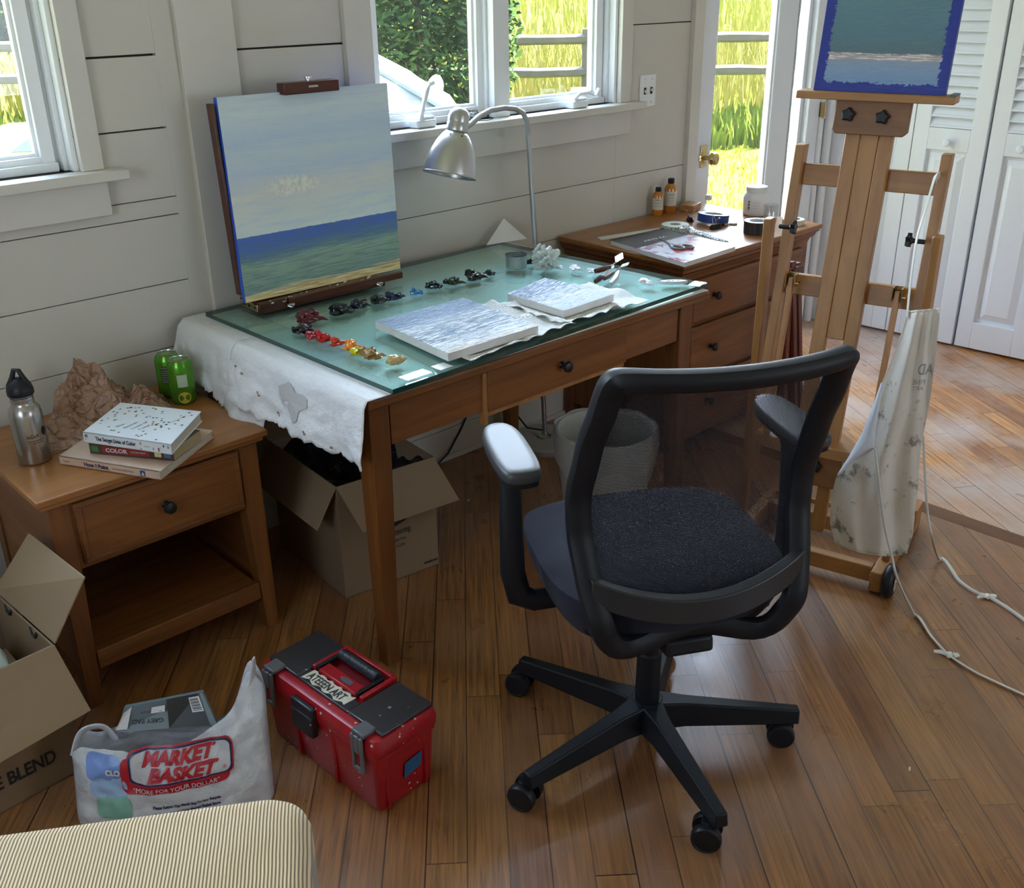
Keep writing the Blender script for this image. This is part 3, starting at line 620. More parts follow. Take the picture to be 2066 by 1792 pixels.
# ---------------------------------------------------------------- floor lamp behind the desk
ALU = plain('brushed_aluminium', (.50, .50, .49), .30, .85, bs=.1, bsc=200)
GRYM = plain('grey_tube', (.50, .50, .50), .28, .9)
lp = thing('floor_lamp', 'grey metal floor lamp arching over the back of the desk', 'lamp', (1.236, -.168, 0))
mb = MB(); mb.lathe([(.0, .0), (.125, .0), (.128, .006), (.128, .020), (.122, .026), (.02, .028), (0, .028)], (1.236, -.168, 0), 48); obj('lamp_base', mb, plain('grey_base', (.42, .42, .41), .4), lp)
mb = MB(); mb.lathe([(.026, .028), (.026, .034), (.012, .040), (.012, .05)], (1.236, -.168, 0), 24)
obj('collar', mb, GRYM, lp)
a = [(1.236, -.168, .04), (1.215, -.165, .45), (1.193, -.16, .80), (1.166, -.16, 1.13)]
cv = [(1.166, -.16, 1.13), (1.160, -.16, 1.175), (1.142, -.162, 1.200), (1.105, -.166, 1.217), (1.05, -.172, 1.225), (.98, -.182, 1.224), (.92, -.198, 1.212), (.875, -.212, 1.196), (.845, -.220, 1.188)]
mb = MB(); mb.tube([V(p) for p in a], .0085, 14); obj('lamp_pole', mb, GRYM, lp)
mb = MB(); mb.tube(cv, .0085, 14); obj('gooseneck', mb, plain('flexible_neck', (.40, .40, .40), .45, .6, bs=.5, bsc=300), lp)
axis = (V((.814, -.225, 1.228)) - V((.760, -.235, 1.062))).normalized(); xx = axis.cross(V((0, 1, 0))).normalized(); AX = MX((xx, axis.cross(xx)*-1, axis)).transposed()
mb = MB(); P0 = V((.764, -.235, 1.060)); hp = [(.0815, 0), (.0808, .012), (.077, .035), (.069, .065), (.056, .095), (.041, .118), (.031, .128)]
mb.lathe(hp + [(r-.0012, z) for r, z in reversed(hp)], P0, 48, AX, cap=False)
mb.tube([P0 + AX @ V((.0815*math.cos(t), .0815*math.sin(t), 0)) for t in [2*PI*k/40 for k in range(40)]], .002, 6, closed=True)
sh = obj('lamp_shade', mb, ALU, lp, smooth=60)
mb = MB(); mb.lathe([(.032, .128), (.033, .132), (.033, .150), (.0315, .153), (.032, .156), (.032, .172), (.028, .186), (.018, .196), (0, .200)], P0, 36, AX); obj('lamp_cap', mb, ALU, lp, smooth=60)
mb = MB(); mb.lathe([(.0, .055), (.020, .06), (.028, .075), (.026, .095), (.014, .11), (.013, .128)], P0, 24, AX); obj('bulb', mb, plain('lamp_bulb', (.8, .8, .78), .2), lp)
mb = MB()
for t in range(8):
    an = t*PI/4+.3; c = P0 + AX @ V((.0455*math.cos(an), .0455*math.sin(an), .1135)); nn = (AX @ V((math.cos(an), math.sin(an), .75))).normalized(); mb.lathe([(0, .0006), (.0028, .0006), (.0028, 0)], c, 8, MX((nn.orthogonal().normalized(), nn.cross(nn.orthogonal().normalized()), nn)).transposed())
obj('vent_holes', mb, BLACKP, sh)
mb = MB(); mb.tube([(1.243, -.17, .05), (1.21, -.10, .05), (1.16, -.03, .16), (1.12, -.022, .30), (1.10, -.022, .42), (1.02, -.02, .20), (.95, -.022, .10), (.88, -.03, .03), (.80, -.05, .006), (.6, -.06, .006)], .0035, 6); o = obj('power_cord', mb, BLACKP, lp)
# white paper corner leaning behind the glass by the pole
mb = MB(); mb.add([(1.06, -.06, .766), (1.225, -.09, .766), (1.166, -.035, .838)], [(0, 1, 2)]); o = obj('paper_scrap', mb, plain('white_scrap', (.72, .71, .70), .6), smooth=None, solid=.0008); tag(o, 'folded white paper corner standing at the foot of the lamp pole', 'paper')
# ---------------------------------------------------------------- tabletop easel box with the beach painting
MAH = wood('mahogany_x', (.040, .010, .006), (.115, .032, .017), 0, .3); MAHY = wood('mahogany_y', (.05, .013, .008), (.13, .036, .02), 1, .3)
TZ = .7650
te = thing('table_easel', 'dark mahogany box easel standing on the back left of the glass', 'easel', (.32, -.14, TZ))
mb = MB(); mb.box(.093, .50, -.213, -.105, TZ, TZ+.031); obj('box', mb, MAH, te, bevel=.003)
mb = MB(); mb.box(.18, .575, -.226, -.213, TZ+.013, TZ+.032); mb.box(.493, .507, -.228, -.212, TZ+.002, TZ+.014); obj('ledge', mb, MAH, te, bevel=.002)
mb = MB(); mb.box(.265, .44, -.167, -.128, 1.322, 1.352); obj('clamp', mb, MAH, te, bevel=.003)
mb = MB(); mb.lathe([(.006, 0), (.006, .006), (.010, .007), (.010, .012), (.005, .013), (0, .013)], (.352, -.148, 1.352), 16); mb.box(.340, .37, -.1685, -.166, 1.337, 1.342); obj('clamp_screw', mb, CHROME, te)
mb = MB(); mb.bar((.352, -.150, TZ+.04), (.352, -.118, 1.335), .05, .012, (0, 1, 0)); obj('mast', mb, MAH, te, bevel=.002)
mb = MB(); mb.bar((.070, -.155, TZ+.05), (.068, -.125, 1.315), .008, .030, (0, 1, 0)); obj('side_bar', mb, MAH, te, bevel=.002)
mb = MB(); mb.box(.0905, .0935, -.205, -.112, TZ+.006, TZ+.026); obj('corner_plate', mb, BRASS, te, bevel=.002)
for k in range(3):
    mb = MB(); mb.lathe([(0, 0), (.004, 0), (.004, .002), (0, .003)], (.0905, -.190+k*.03, TZ+.016), 10, MX(((0, 0, -1), (0, 1, 0), (1, 0, 0))).transposed()); obj('screw', mb, BRASS, te)
for x in (.17, .475):
    mb = MB(); mb.box(x, x+.022, -.229, -.214, TZ+.012, TZ+.018); mb.tube([(x, -.229, TZ+.014), (x+.011, -.234, TZ+.008), (x+.022, -.229, TZ+.014)], .0018, 6); obj('latch', mb, CHROME, te)
mb = MB(); r_ = random.Random(4)
for k in range(26): mb.blob((r_.uniform(.11, .49), -.2135-.0, TZ+r_.uniform(.022, .040)), r_.uniform(.0015, .004), (1.6, .25, .7), .3, sub=1, seed=k)
obj('paint_spots', mb, plain('dried_white_paint', (.6, .58, .53), .6), te)
def seascape():
    m, n, l, b = nt('beach_painting'); v = coord(n, l, (1, 1, 1), True); sp = n.new('ShaderNodeSeparateXYZ'); l.new(v, sp.inputs[0]); u, w_ = sp.outputs[0], sp.outputs[1]
    st = noise(n, l, coord(n, l, (1.5, 16, 1), True), 2, 6, .62, .5); st2 = noise(n, l, coord(n, l, (3, 60, 1), True), 2, 4, .6)
    y = math_(n, l, 'ADD', w_, math_(n, l, 'MULTIPLY', math_(n, l, 'SUBTRACT', st, .5), .10)); yh = math_(n, l, 'ADD', w_, math_(n, l, 'MULTIPLY', math_(n, l, 'SUBTRACT', noise(n, l, coord(n, l, (6, 1, 1), True), 3, 5, .7), .5), .018))
    y = math_(n, l, 'ADD', y, math_(n, l, 'MULTIPLY', u, -.02))
    sky = ramp(n, l, y, [(.32, srgb(211, 220, 205)), (.42, srgb(209, 215, 200)), (.52, srgb(216, 213, 194)), (.62, srgb(190, 203, 207)), (.70, srgb(199, 211, 205)), (.78, srgb(188, 204, 211)), (.9, srgb(209, 220, 211)), (1, srgb(202, 213, 207))])
    sky = mix(n, l, ramp(n, l, st, [(.45, (0, 0, 0)), (.7, (.5, .5, .5))]), sky, srgb(178, 194, 213))
    sea = ramp(n, l, y, [(.0, srgb(178, 150, 95)), (.015, srgb(208, 179, 116)), (.028, srgb(243, 220, 162)), (.04, srgb(130, 160, 138)), (.17, srgb(148, 174, 145)), (.21, srgb(95, 129, 145)), (.27, srgb(73, 106, 172)), (.33, srgb(69, 102, 185))])
    sea = mix(n, l, ramp(n, l, st2, [(.46, (0, 0, 0)), (.6, (.6, .6, .6))]), sea, srgb(83, 113, 118)); sand = ramp(n, l, st2, [(.35, srgb(178, 148, 88)), (.6, srgb(245, 227, 162))])
    sea = mix(n, l, math_(n, l, 'LESS_THAN', math_(n, l, 'SUBTRACT', yh, math_(n, l, 'MULTIPLY', u, .02)), .022), sea, sand)
    c = mix(n, l, math_(n, l, 'GREATER_THAN', yh, .325), sea, sky)
    # cloud clump of thick paint
    dx = math_(n, l, 'DIVIDE', math_(n, l, 'SUBTRACT', u, .36), .17); dy = math_(n, l, 'DIVIDE', math_(n, l, 'SUBTRACT', w_, .545), .055)
    rr = math_(n, l, 'ADD', math_(n, l, 'MULTIPLY', dx, dx), math_(n, l, 'MULTIPLY', dy, dy)); ck = math_(n, l, 'MULTIPLY', math_(n, l, 'SUBTRACT', 1, math_(n, l, 'MINIMUM', rr, 1)), 2.0); cn = noise(n, l, coord(n, l, (34, 34, 1), True), 1, 5, .8)
    ck2 = math_(n, l, 'MINIMUM', math_(n, l, 'MULTIPLY', ck, ramp(n, l, cn, [(.42, (0,)*3), (.58, (1,)*3)])), 1); c = mix(n, l, 1.0, c, (.95, .98, 1.10), 'MULTIPLY'); c = mix(n, l, ck2, c, srgb(236, 234, 222))
    l.new(c, b.inputs['Base Color']); b.inputs['Roughness'].default_value = .42
    bump(n, l, b, math_(n, l, 'ADD', math_(n, l, 'MULTIPLY', st2, .6), math_(n, l, 'MULTIPLY', ck2, cn)), .55, .004); return m
EDG = plain('painted_blue_edge', srgb(40, 90, 200), .45, var=.1)
def canvas(name, label, cat, corners, th, face, edge, bands=None, edge2=None, extra=None):
    """corners bl, br, tr, tl of the painted face; back is th behind"""
    bl, br, tr, tl = [V(q) for q in corners]; n_ = (br-bl).cross(tl-bl).normalized()
    c = (bl+br)/2; t = thing(name, label, cat, (c.x, c.y, c.z))
    mb = MB(); mb.grid(lambda u, v: bl.lerp(br, u).lerp(tl.lerp(tr, u), v), 24, 24); obj('painted_face', mb, face, t, smooth=None)
    mb = MB(); q = [bl, br, tr, tl]; p = [x - n_*.0005 for x in q]+[x-n_*th for x in q]; mb.add(p, [(0, 1, 5, 4), (1, 2, 6, 5), (2, 3, 7, 6), (3, 0, 4, 7), (4, 5, 6, 7)])
    obj('canvas_edge', mb, edge, t, smooth=None); return t, n_, (bl, br, tr, tl)
bp, nn, cc = canvas('beach_painting', 'square beach painting of grey sky, blue sea and sand on the box easel', 'painting', [(.066, -.190, .800), (.598, -.185, .795), (.622, -.140, 1.328), (.080, -.142, 1.330)], .018, seascape(), EDG)
# ---------------------------------------------------------------- two wet seascapes on paper towels
def streaky(name, els, seed, across=True, peel=.5):
    m, n, l, b = nt(name); v = coord(n, l, (1, 1, 1), True); sp = n.new('ShaderNodeSeparateXYZ'); l.new(v, sp.inputs[0])
    a = noise(n, l, coord(n, l, (1.2+seed*.1, 7, 1), True), 2, 8, .7, .3); y = math_(n, l, 'ADD', sp.outputs[1], math_(n, l, 'MULTIPLY', math_(n, l, 'SUBTRACT', a, .5), .22))
    c = ramp(n, l, y, els); dk = noise(n, l, coord(n, l, (1.6, 15, 1), True), 2, 7, .72, .5)
    k = math_(n, l, 'MULTIPLY', ramp(n, l, dk, [(.5, (0,)*3), (.56, (1,)*3)]), ramp(n, l, y, [(.0, (.85,)*3), (.55, (.85,)*3), (.68, (0,)*3)])) if across else math_(n, l, 'MULTIPLY', ramp(n, l, dk, [(.52, (0,)*3), (.57, (1,)*3)]), ramp(n, l, y, [(.25, (0,)*3), (.35, (.85,)*3), (1, (.85,)*3)]))
    c = mix(n, l, k, c, (.07, .12, .18)); wh = ramp(n, l, noise(n, l, coord(n, l, (1.9, 17, 1), True), 2.3, 7, .75, .4), [(.49, (0,)*3), (.52, (1,)*3)])
    c = mix(n, l, math_(n, l, 'MULTIPLY', math_(n, l, 'MULTIPLY', wh, .9), ramp(n, l, sp.outputs[1], [(.0, (1,)*3), (.60, (1,)*3), (.72, (0,)*3)] if across else [(.0, (.3,)*3), (.28, (.2,)*3), (.36, (1,)*3)])), c, (.86, .88, .90)); l.new(c, b.inputs['Base Color']); b.inputs['Roughness'].default_value = .35
    bump(n, l, b, math_(n, l, 'ADD', dk, wh), .8, .004); return m
CEDGE = plain('primed_canvas_edge', (.66, .65, .62), .7, var=.12, sc=30, bs=.3, bsc=300)
LEDGE = plain('pale_blue_edge', (.52, .62, .74), .5)
S1 = streaky('sea_study_pale', [(0, srgb(216, 190, 150)), (.12, srgb(206, 212, 216)), (.3, srgb(92, 126, 158)), (.5, srgb(130, 160, 184)), (.62, srgb(170, 186, 204)), (.8, srgb(150, 170, 200)), (1, srgb(160, 182, 205))], 1)
S2 = streaky('sea_study_blue', [(0, srgb(190, 205, 214)), (.35, srgb(214, 220, 224)), (.6, srgb(150, 175, 196)), (.68, srgb(90, 122, 165)), (.8, srgb(110, 140, 190)), (1, srgb(130, 155, 195))], 2, False)
def towel(x0, x1, y0, y1, rz, seed, label):
    M_ = frame(((x0+x1)/2, (y0+y1)/2, .7652), rz); hx, hy = (x1-x0)/2, (y1-y0)/2; mb = MB(M_)
    def fn(u, v):
        x = (u*2-1)*hx; y = (v*2-1)*hy; e = max(abs(u*2-1), abs(v*2-1))
        return V((x+.006*NZ.noise(V((y*14, seed, 0))), y+.006*NZ.noise(V((x*14, seed, 4))), .0008+max(0, e-.72)*.045*(.5+abs(NZ.noise(V((x*16, y*16, seed)))*2))))
    mb.grid(fn, 40, 40, 1, 1); o = obj('paper_towel', mb, TOWEL, smooth=60, solid=.001, soff=1); tag(o, label, 'paper towel'); return o
def towel_mat():
    m, n, l, b = nt('quilted_towel'); v = coord(n, l); w_ = n.new('ShaderNodeTexVoronoi'); w_.inputs['Scale'].default_value = 26; l.new(v, w_.inputs['Vector'])
    s_ = math_(n, l, 'SINE', math_(n, l, 'MULTIPLY', w_.outputs['Distance'], 60)); b.inputs['Base Color'].default_value = (.74, .73, .71, 1); b.inputs['Roughness'].default_value = .8; bump(n, l, b, s_, .5, .002); return m
TOWEL = towel_mat()
towel(.235, .62, -.905, -.60, R(4), 2, 'quilted white paper towel under the larger wet canvas')
towel(.60, .93, -.89, -.64, R(-5), 7, 'quilted white paper towel under the smaller wet canvas')
canvas('sea_study', 'larger flat pale blue canvas with white streaks on a paper towel', 'painting', [(.206, -.880, .792), (.505, -.880, .792), (.540, -.548, .790), (.240, -.543, .790)], .020, S1, CEDGE)
canvas('sea_study', 'smaller flat canvas of blue and white streaks near the glass front', 'painting', [(.648, -.832, .790), (.858, -.822, .790), (.850, -.556, .788), (.658, -.600, .788)], .020, S2, CEDGE)
# ---------------------------------------------------------------- paint dabs around the slab
def wet(name, col, ro=.18): return plain(name, col, ro, var=.25, sc=40, coat=.15, bs=.6, bsc=90, bd=.003)
dabs = [((.153, -.358), .034, (.09, .006, .012), 'deep crimson', 'behind the black violet one'), ((.092, -.425), .024, (.018, .006, .008), 'black violet', 'between crimson and scarlet'),
 ((.088, -.478), .019, (.42, .008, .020), 'rose red', 'nearest the black violet one'), ((.093, -.526), .020, (.50, .012, .010), 'scarlet', 'second red of the front row'), ((.096, -.573), .019, (.60, .045, .012), 'vermilion', 'beside the orange one'),
 ((.103, -.623), .020, (.85, .25, .012), 'orange', 'behind the yellow one'), ((.094, -.666), .019, (.75, .66, .01), 'bright yellow', 'beside the orange one'), ((.105, -.712), .023, (.32, .17, .035), 'golden ochre', 'beside the yellow one'), ((.120, -.785), .024, (.55, .40, .17), 'pale buff and white', 'nearest the front corner'),
 ((.252, -.356), .030, (.006, .012, .012), 'blue black', 'beside the easel box'), ((.322, -.348), .024, (.008, .010, .030), 'navy', 'just below the easel ledge'), ((.390, -.348), .024, (.006, .012, .016), 'green black', 'below the ledge end'), ((.448, -.352), .022, (.010, .018, .07), 'indigo', 'beside the light blue one'),
 ((.521, -.354), .017, (.05, .22, .48), 'light blue', 'smallest of the back row'), ((.599, -.344), .022, (.008, .022, .020), 'dark teal', 'right after the light blue one'), ((.667, -.352), .025, (.020, .040, .020), 'olive black', 'in the middle of the back row'), ((.747, -.354), .028, (.008, .012, .008), 'glossy black', 'tallest of the back row'), ((.811, -.345), .018, (.03, .05, .04), 'grey green', 'nearest the tin'),
 ((1.005, -.345), .020, (.010, .012, .016), 'black', 'behind the crumpled wrap')]
for k, ((x, y), r, c, nm, wh) in enumerate(dabs):
    r *= 1.12; rr_ = random.Random(k*5+1); mt = wet('wet_paint_'+nm.replace(' ', '_'), c); mb = MB()
    z = TZ-.001; pr = .5
    for j in range(6):
        a = rr_.uniform(0, 2*PI); d = r*rr_.uniform(.1, .75); mb.blob((x+math.cos(a)*d, y+math.sin(a)*d, z+r*rr_.uniform(.22, .62)), r*rr_.uniform(.28, .52), (1, 1, .8), .42, 2.2, 2, k*7+j)
    mb.blob((x, y, z+r*.22), r*.8, (1.0, .8, .34), .3, 2, 2, k)
    a = rr_.uniform(-.9, .2); mb.tube([(x, y, z+r*.25), (x+r*math.cos(a), y+r*math.sin(a), z+r*.3), (x+r*1.4*math.cos(a), y+r*1.4*math.sin(a), z+.004)], [r*.4, r*.2, r*.03], 8, flat=.5)
    lo = min(v.z for v in mb.v); mb.v = [V((v.x, v.y, TZ+max(0, v.z-TZ))) for v in mb.v]
    tag(obj('paint_dab', mb, mt, smooth=50), '%s dab of thick paint on the glass, %s' % (nm, wh), 'paint dab', 'paint dabs on the glass')
WP = wet('wet_paint_white', (.72, .70, .74), .2)
for k, (x, y, r, lab) in enumerate([(1.040, -.500, .020, 'long ridge of mauve white paint beside the crumpled wrap'), (1.052, -.560, .018, 'small curl of white paint next in line after the mauve ridge'), (1.058, -.775, .026, 'ruffled white paint dab beside the palette knives'), (1.01, -.465, .014, 'greyish paint smear touching the crumpled wrap')]):
    mb = MB(); rr_ = random.Random(k+50)
    for j in range(8): a = rr_.uniform(0, 2*PI); d = r*rr_.uniform(.2, 1.1); mb.blob((x+math.cos(a)*d*.7, y-math.sin(a)*d*1.3, TZ+.004+.006*rr_.random()), r*rr_.uniform(.25, .5), (1, 1.2, .55), .5, 2.4, 2, j+k*9)
    mb.v = [V((v.x, v.y, TZ+max(0, v.z-TZ))) for v in mb.v]; tag(obj('paint_dab', mb, WP, smooth=50), lab, 'paint dab', 'white paint dabs')
# tin, wrap, tube, knives
mb = MB(); cx_, cy_ = .932, -.345
mb.lathe([(.030, 0), (.0335, .002), (.034, .005), (.034, .040), (.0345, .042), (.033, .0425), (.033, .006), (0, .006)], (cx_, cy_, TZ), 40); tn = obj('tin', mb, plain('tin_metal', (.34, .36, .34), .35, .45, var=.35, sc=30)); tag(tn, 'small open silver tin with a dark rim on the glass', 'tin')
mb = MB(); mb.tube([(cx_+.034*math.cos(t), cy_+.034*math.sin(t), TZ+.042) for t in [2*PI*k/36 for k in range(36)]], .0016, 6, closed=True); WM[tn] = MX.Translation(tn.location); obj('rim', mb, plain('dark_rim', (.01, .03, .05), .3), tn)
mb = MB(); mb.blob((.985, -.425, TZ+.030), .034, (1, 1, .95), .55, 2.6, 4, 11); mb.blob((.975, -.405, TZ+.050), .018, (1, .6, 1.2), .6, 3, 3, 3); mb.v = [V((v.x, v.y, max(TZ+.0003, v.z))) for v in mb.v]
tag(obj('plastic_wrap', mb, plain('crumpled_film', (.66, .70, .66), .18, spec=.8, bs=.8, bsc=60, bd=.01, alpha=.8), smooth=25), 'crumpled ball of clear plastic wrap on the glass', 'plastic wrap')
HND = wood('knife_handle', (.06, .02, .015), (.14, .05, .035), 0, .35); STL = plain('knife_blade', (.4, .4, .4), .35, .9, var=.2)
kn = [((.965, -.655), (1.03, -.63), (1.105, -.60), 'wooden handled palette knife lying lowest in the pile'), ((.975, -.680), (1.035, -.66), (1.12, -.65), 'palette knife with its handle crossing the pile'), ((.985, -.635), (1.045, -.640), (1.11, -.63), 'palette knife on top of the pile with a broad blade')]
for k, (a, b_, c, lab) in enumerate(kn):
    t = thing('palette_knife', lab, 'palette knife', (b_[0], b_[1], TZ), 0, 'palette knives on the glass'); z = TZ+.008+k*.012
    mb = MB(); mb.tube([(a[0], a[1], z), ((a[0]+b_[0])/2, (a[1]+b_[1])/2, z+.001), (b_[0], b_[1], z+.002)], [.007, .009, .006], 10); obj('handle', mb, HND, t)
    mb = MB(); mb.tube([(b_[0], b_[1], z+.002), ((b_[0]+c[0])/2, (b_[1]+c[1])/2, z+.010)], .002, 6)
    d = (V(c)-V(b_)).normalized().to_3d(); q = d.cross(V((0, 0, 1))); m_ = V(((b_[0]+c[0])/2, (b_[1]+c[1])/2, z+.010)); e_ = V((c[0], c[1], z+(.016 if k < 2 else .032))); s_ = .010+.006*(k == 2)
    mb.add([m_-q*.003, m_+q*.003, m_.lerp(e_, .5)+q*s_, e_+q*.002, e_-q*.002, m_.lerp(e_, .5)-q*s_], [(0, 1, 2, 3, 4, 5)]); obj('blade', mb, STL, t, solid=.0008, smooth=None)
sc_ = thing('craft_knife', 'silver craft knife leaning on the palette knives', 'knife', (1.0, -.69, TZ)); mb = MB(); mb.tube([(.975, -.705, TZ+.007), (1.02, -.685, TZ+.012), (1.06, -.66, TZ+.02)], [.007, .009, .006], 10); obj('handle', mb, plain('silver_grip', (.5, .5, .5), .3, .7), sc_)
mb = MB(); mb.tube([(1.06, -.66, TZ+.02), (1.09, -.645, TZ+.028)], [.004, .001], 6, flat=.3); obj('blade', mb, STL, sc_)
M_ = frame((1.135, -.81, TZ), R(-40)); mb = MB(M_); mb.extr([(.045*math.cos(t)*(1.0), .020*math.sin(t), 0) for t in [2*PI*k/28 for k in range(28)]], (0, 0, .006)); th_ = thing('oval_tag', 'oval white stencil tag with a black rim near the glass corner', 'tag', (1.135, -.81, TZ), R(-40))
obj('plate', mb, plain('tag_white', (.72, .73, .74), .35), th_, bevel=.001)
mb = MB(M_); mb.tube([(.042*math.cos(t), .0175*math.sin(t), .0062) for t in [2*PI*k/36 for k in range(36)]], .0010, 5, closed=True); obj('rim_line', mb, BLACKP, th_)
text('lettering', 'art', BLACKP, th_, M_ @ basis((-.022, -.008, .0065), (1, 0, 0), (0, 1, 0), (0, 0, 1)), .014, .045)
# masking tape pieces at the front edge of the glass
for (x, y, a, L_, lab) in ((.105, -.882, .03, .075, 'torn strip of white tape nearest the front left glass corner'), (.185, -.882, .03, .040, 'short strip of white tape beside the wet canvas'), (1.175, -.868, .3, .055, 'white tape folded over the front right glass corner')):
    mb = MB(frame((x, y, TZ+.0004), a)); mb.grid(lambda u, v: V(((u-.5)*L_+.004*NZ.noise(V((v*5, x*9, 0))), (v-.5)*.036+.004*NZ.noise(V((u*6, x, 2))), 0)), 8, 6); tag(obj('masking_tape', mb, plain('white_tape', (.80, .80, .78), .5), smooth=None, solid=.0005, soff=1), lab, 'tape')
# ---------------------------------------------------------------- things on the dresser
DT = .7252
def bottle(x, y, r, h, lab):
    t = thing('medium_bottle', lab, 'bottle', (x, y, DT), 0, 'amber bottles on the dresser')
    mb = MB(); mb.lathe([(0, 0), (r*.92, 0), (r, .004), (r, h*.70), (r*.86, h*.78), (r*.5, h*.85), (r*.42, h*.87), (r*.42, h*.92)], (x, y, DT), 36); obj('glass', mb, AMB, t, smooth=60)
    mb = MB(); mb.lathe([(r*.52, h*.86), (r*.54, h*.87), (r*.54, h*.99), (r*.48, h), (0, h)], (x, y, DT), 28); obj('cap', mb, BLACKP, t)
    A0 = math.atan2(CAM.y-y, CAM.x-x); mb = MB(); mb.grid(lambda u, v: V((x+(r+.0006)*math.cos(A0-1.2+u*2.4), y+(r+.0006)*math.sin(A0-1.2+u*2.4), DT+h*(.22+.42*v))), 20, 2); lb = obj('paper_label', mb, plain('label_paper', (.60, .56, .48), .6), t)
    f = lambda q: V((x+(r+.0012)*math.cos(A0+q.x/r), y+(r+.0012)*math.sin(A0+q.x/r), DT+h*.43+q.y))
    for k, s_ in enumerate(('medium', 'painting medium', 'for artists')): text('lettering', s_, TXTD, lb, None, .0055 if k == 0 else .003, r*1.2, fn=lambda q, k=k: f(V((q.x-r*.6, q.y+.014-k*.012, 0))))
def amber():
    m, n, l, b = nt('amber_liquid'); b.inputs['Base Color'].default_value = (.55, .19, .012, 1); b.inputs['Roughness'].default_value = .06; b.inputs['Alpha'].default_value = .86; b.inputs['Coat Weight'].default_value = .8; return m
AMB = amber(); TXTD = plain('dark_print', (.06, .05, .05), .6)
p = PZ(1326, 434, DT); bottle(p.x, p.y, .022, .110, 'shorter amber medium bottle with black cap at the wall'); p = PZ(1355, 429, DT); bottle(p.x, p.y+.01, .025, .135, 'taller amber medium bottle with black cap at the wall')
p = PZ(1392, 423, DT); mb = MB(frame((p.x, p.y, DT), .3)); mb.box(-.045, .045, -.03, .03, 0, .026); tag(obj('wood_block', mb, wood('pale_block', (.35, .2, .1), (.5, .32, .17), 0), bevel=.002), 'small pale wooden block behind the blue tape roll', 'wood block')
p = PZ(1428, 425, DT); t = thing('dropper_bottle', 'little clear bottle with a square white cap behind the blue tape', 'bottle', (p.x, p.y, DT)); mb = MB(); mb.lathe([(0, 0), (.018, 0), (.019, .004), (.017, .02), (.008, .034), (.007, .045)], (p.x, p.y, DT), 24); obj('glass', mb, glassy('clear_glass', (.9, .93, .93), .1), t, smooth=60)
mb = MB(frame((p.x, p.y, DT), .4)); mb.box(-.012, .012, -.012, .012, .043, .064); obj('cap', mb, plain('white_plastic', (.72, .73, .74), .35), t, bevel=.003)
def roll(name, px, py, ro_, ri, h, mat, core, lab, tilt=0, side=None):
    p = PZ(px, py, DT); t = thing(name, lab, 'tape roll', (p.x, p.y, DT), 0, 'tape rolls on the dresser'); A = (MX.Rotation(tilt, 3, 'Y')); o_ = V((p.x, p.y, DT+ro_*math.sin(abs(tilt))))
    mb = MB(); mb.lathe([(ri, 0), (ro_-.001, 0), (ro_, .001), (ro_, h-.001), (ro_-.001, h), (ri, h)], o_, 48, A, cap=False); obj('tape', mb, mat, t, smooth=40)
    mb = MB(); mb.lathe([(ri-.003, .0), (ri, 0), (ri, h), (ri-.003, h), (ri-.003, 0)], o_, 48, A, cap=False); obj('core', mb, core, t, smooth=40)
CORE = plain('paper_core', (.45, .44, .42), .7)
def checker():
    m, n, l, b = nt('green_checked_tape'); ck = n.new('ShaderNodeTexChecker'); ck.inputs['Scale'].default_value = 150; ck.inputs[1].default_value = (.10, .34, .16, 1); ck.inputs[2].default_value = (.66, .70, .64, 1)
    g = n.new('ShaderNodeNewGeometry'); sp = n.new('ShaderNodeSeparateXYZ'); l.new(g.outputs['Normal'], sp.inputs[0]); l.new(coord(n, l, (1, 1, 1), rot=(.3, .5, .8)), ck.inputs[0])
    l.new(mix(n, l, math_(n, l, 'GREATER_THAN', sp.outputs[2], .8), ck.outputs[0], (.68, .70, .66)), b.inputs['Base Color']); return m
roll('tape_roll', 1362, 464, .052, .022, .022, checker(), CORE, 'green checked double sided tape roll behind the sketchbook')
roll('tape_roll', 1438, 450, .060, .038, .030, plain('blue_tape', (.012, .055, .26), .45, bs=.3, bsc=300), CORE, 'blue painter tape roll lying in the middle', .10)
roll('tape_roll', 1527, 470, .050, .034, .046, plain('black_tape', (.012, .012, .014), .4), plain('pale_core', (.55, .56, .58), .4), 'thick black tape roll in front of the white jar')
roll('tape_roll', 1600, 452, .042, .027, .020, plain('cream_tape', (.62, .56, .42), .5), CORE, 'cream masking tape roll at the far dresser corner')
p = PZ(1523, 432, DT); t = thing('gesso_jar', 'large white plastic jar with screw lid behind the black tape', 'jar', (p.x, p.y, DT)); JW = plain('jar_plastic', (.74, .75, .76), .35)
mb = MB(); mb.lathe([(0, 0), (.046, 0), (.050, .004), (.0505, .066), (.047, .08), (.038, .089), (.037, .094)], (p.x, p.y, DT), 44); obj('jar_body', mb, JW, t, smooth=50)
mb = MB(); mb.lathe([(.0405, .090), (.042, .091), (.042, .108), (.040, .111), (0, .111)], (p.x, p.y, DT), 44); obj('lid', mb, JW, t, bevel=.001)
A0 = math.atan2(CAM.y-p.y, CAM.x-p.x); px_, py_ = p.x, p.y
for k, (dx, s_, h_, w_) in enumerate([(0, 'gesso primer', .0035, .026), (0, 'acrylic base', .0035, .024), (0, 'non toxic', .003, .02)]):
    text('lettering', s_, plain('grey_print', (.3, .32, .33), .5), t, None, h_, w_, fn=lambda q, k=k: V((px_+.0512*math.cos(A0+(q.x-.008)/.05), py_+.0512*math.sin(A0+(q.x-.008)/.05), DT+.052-k*.010+q.y)))
mb = MB()
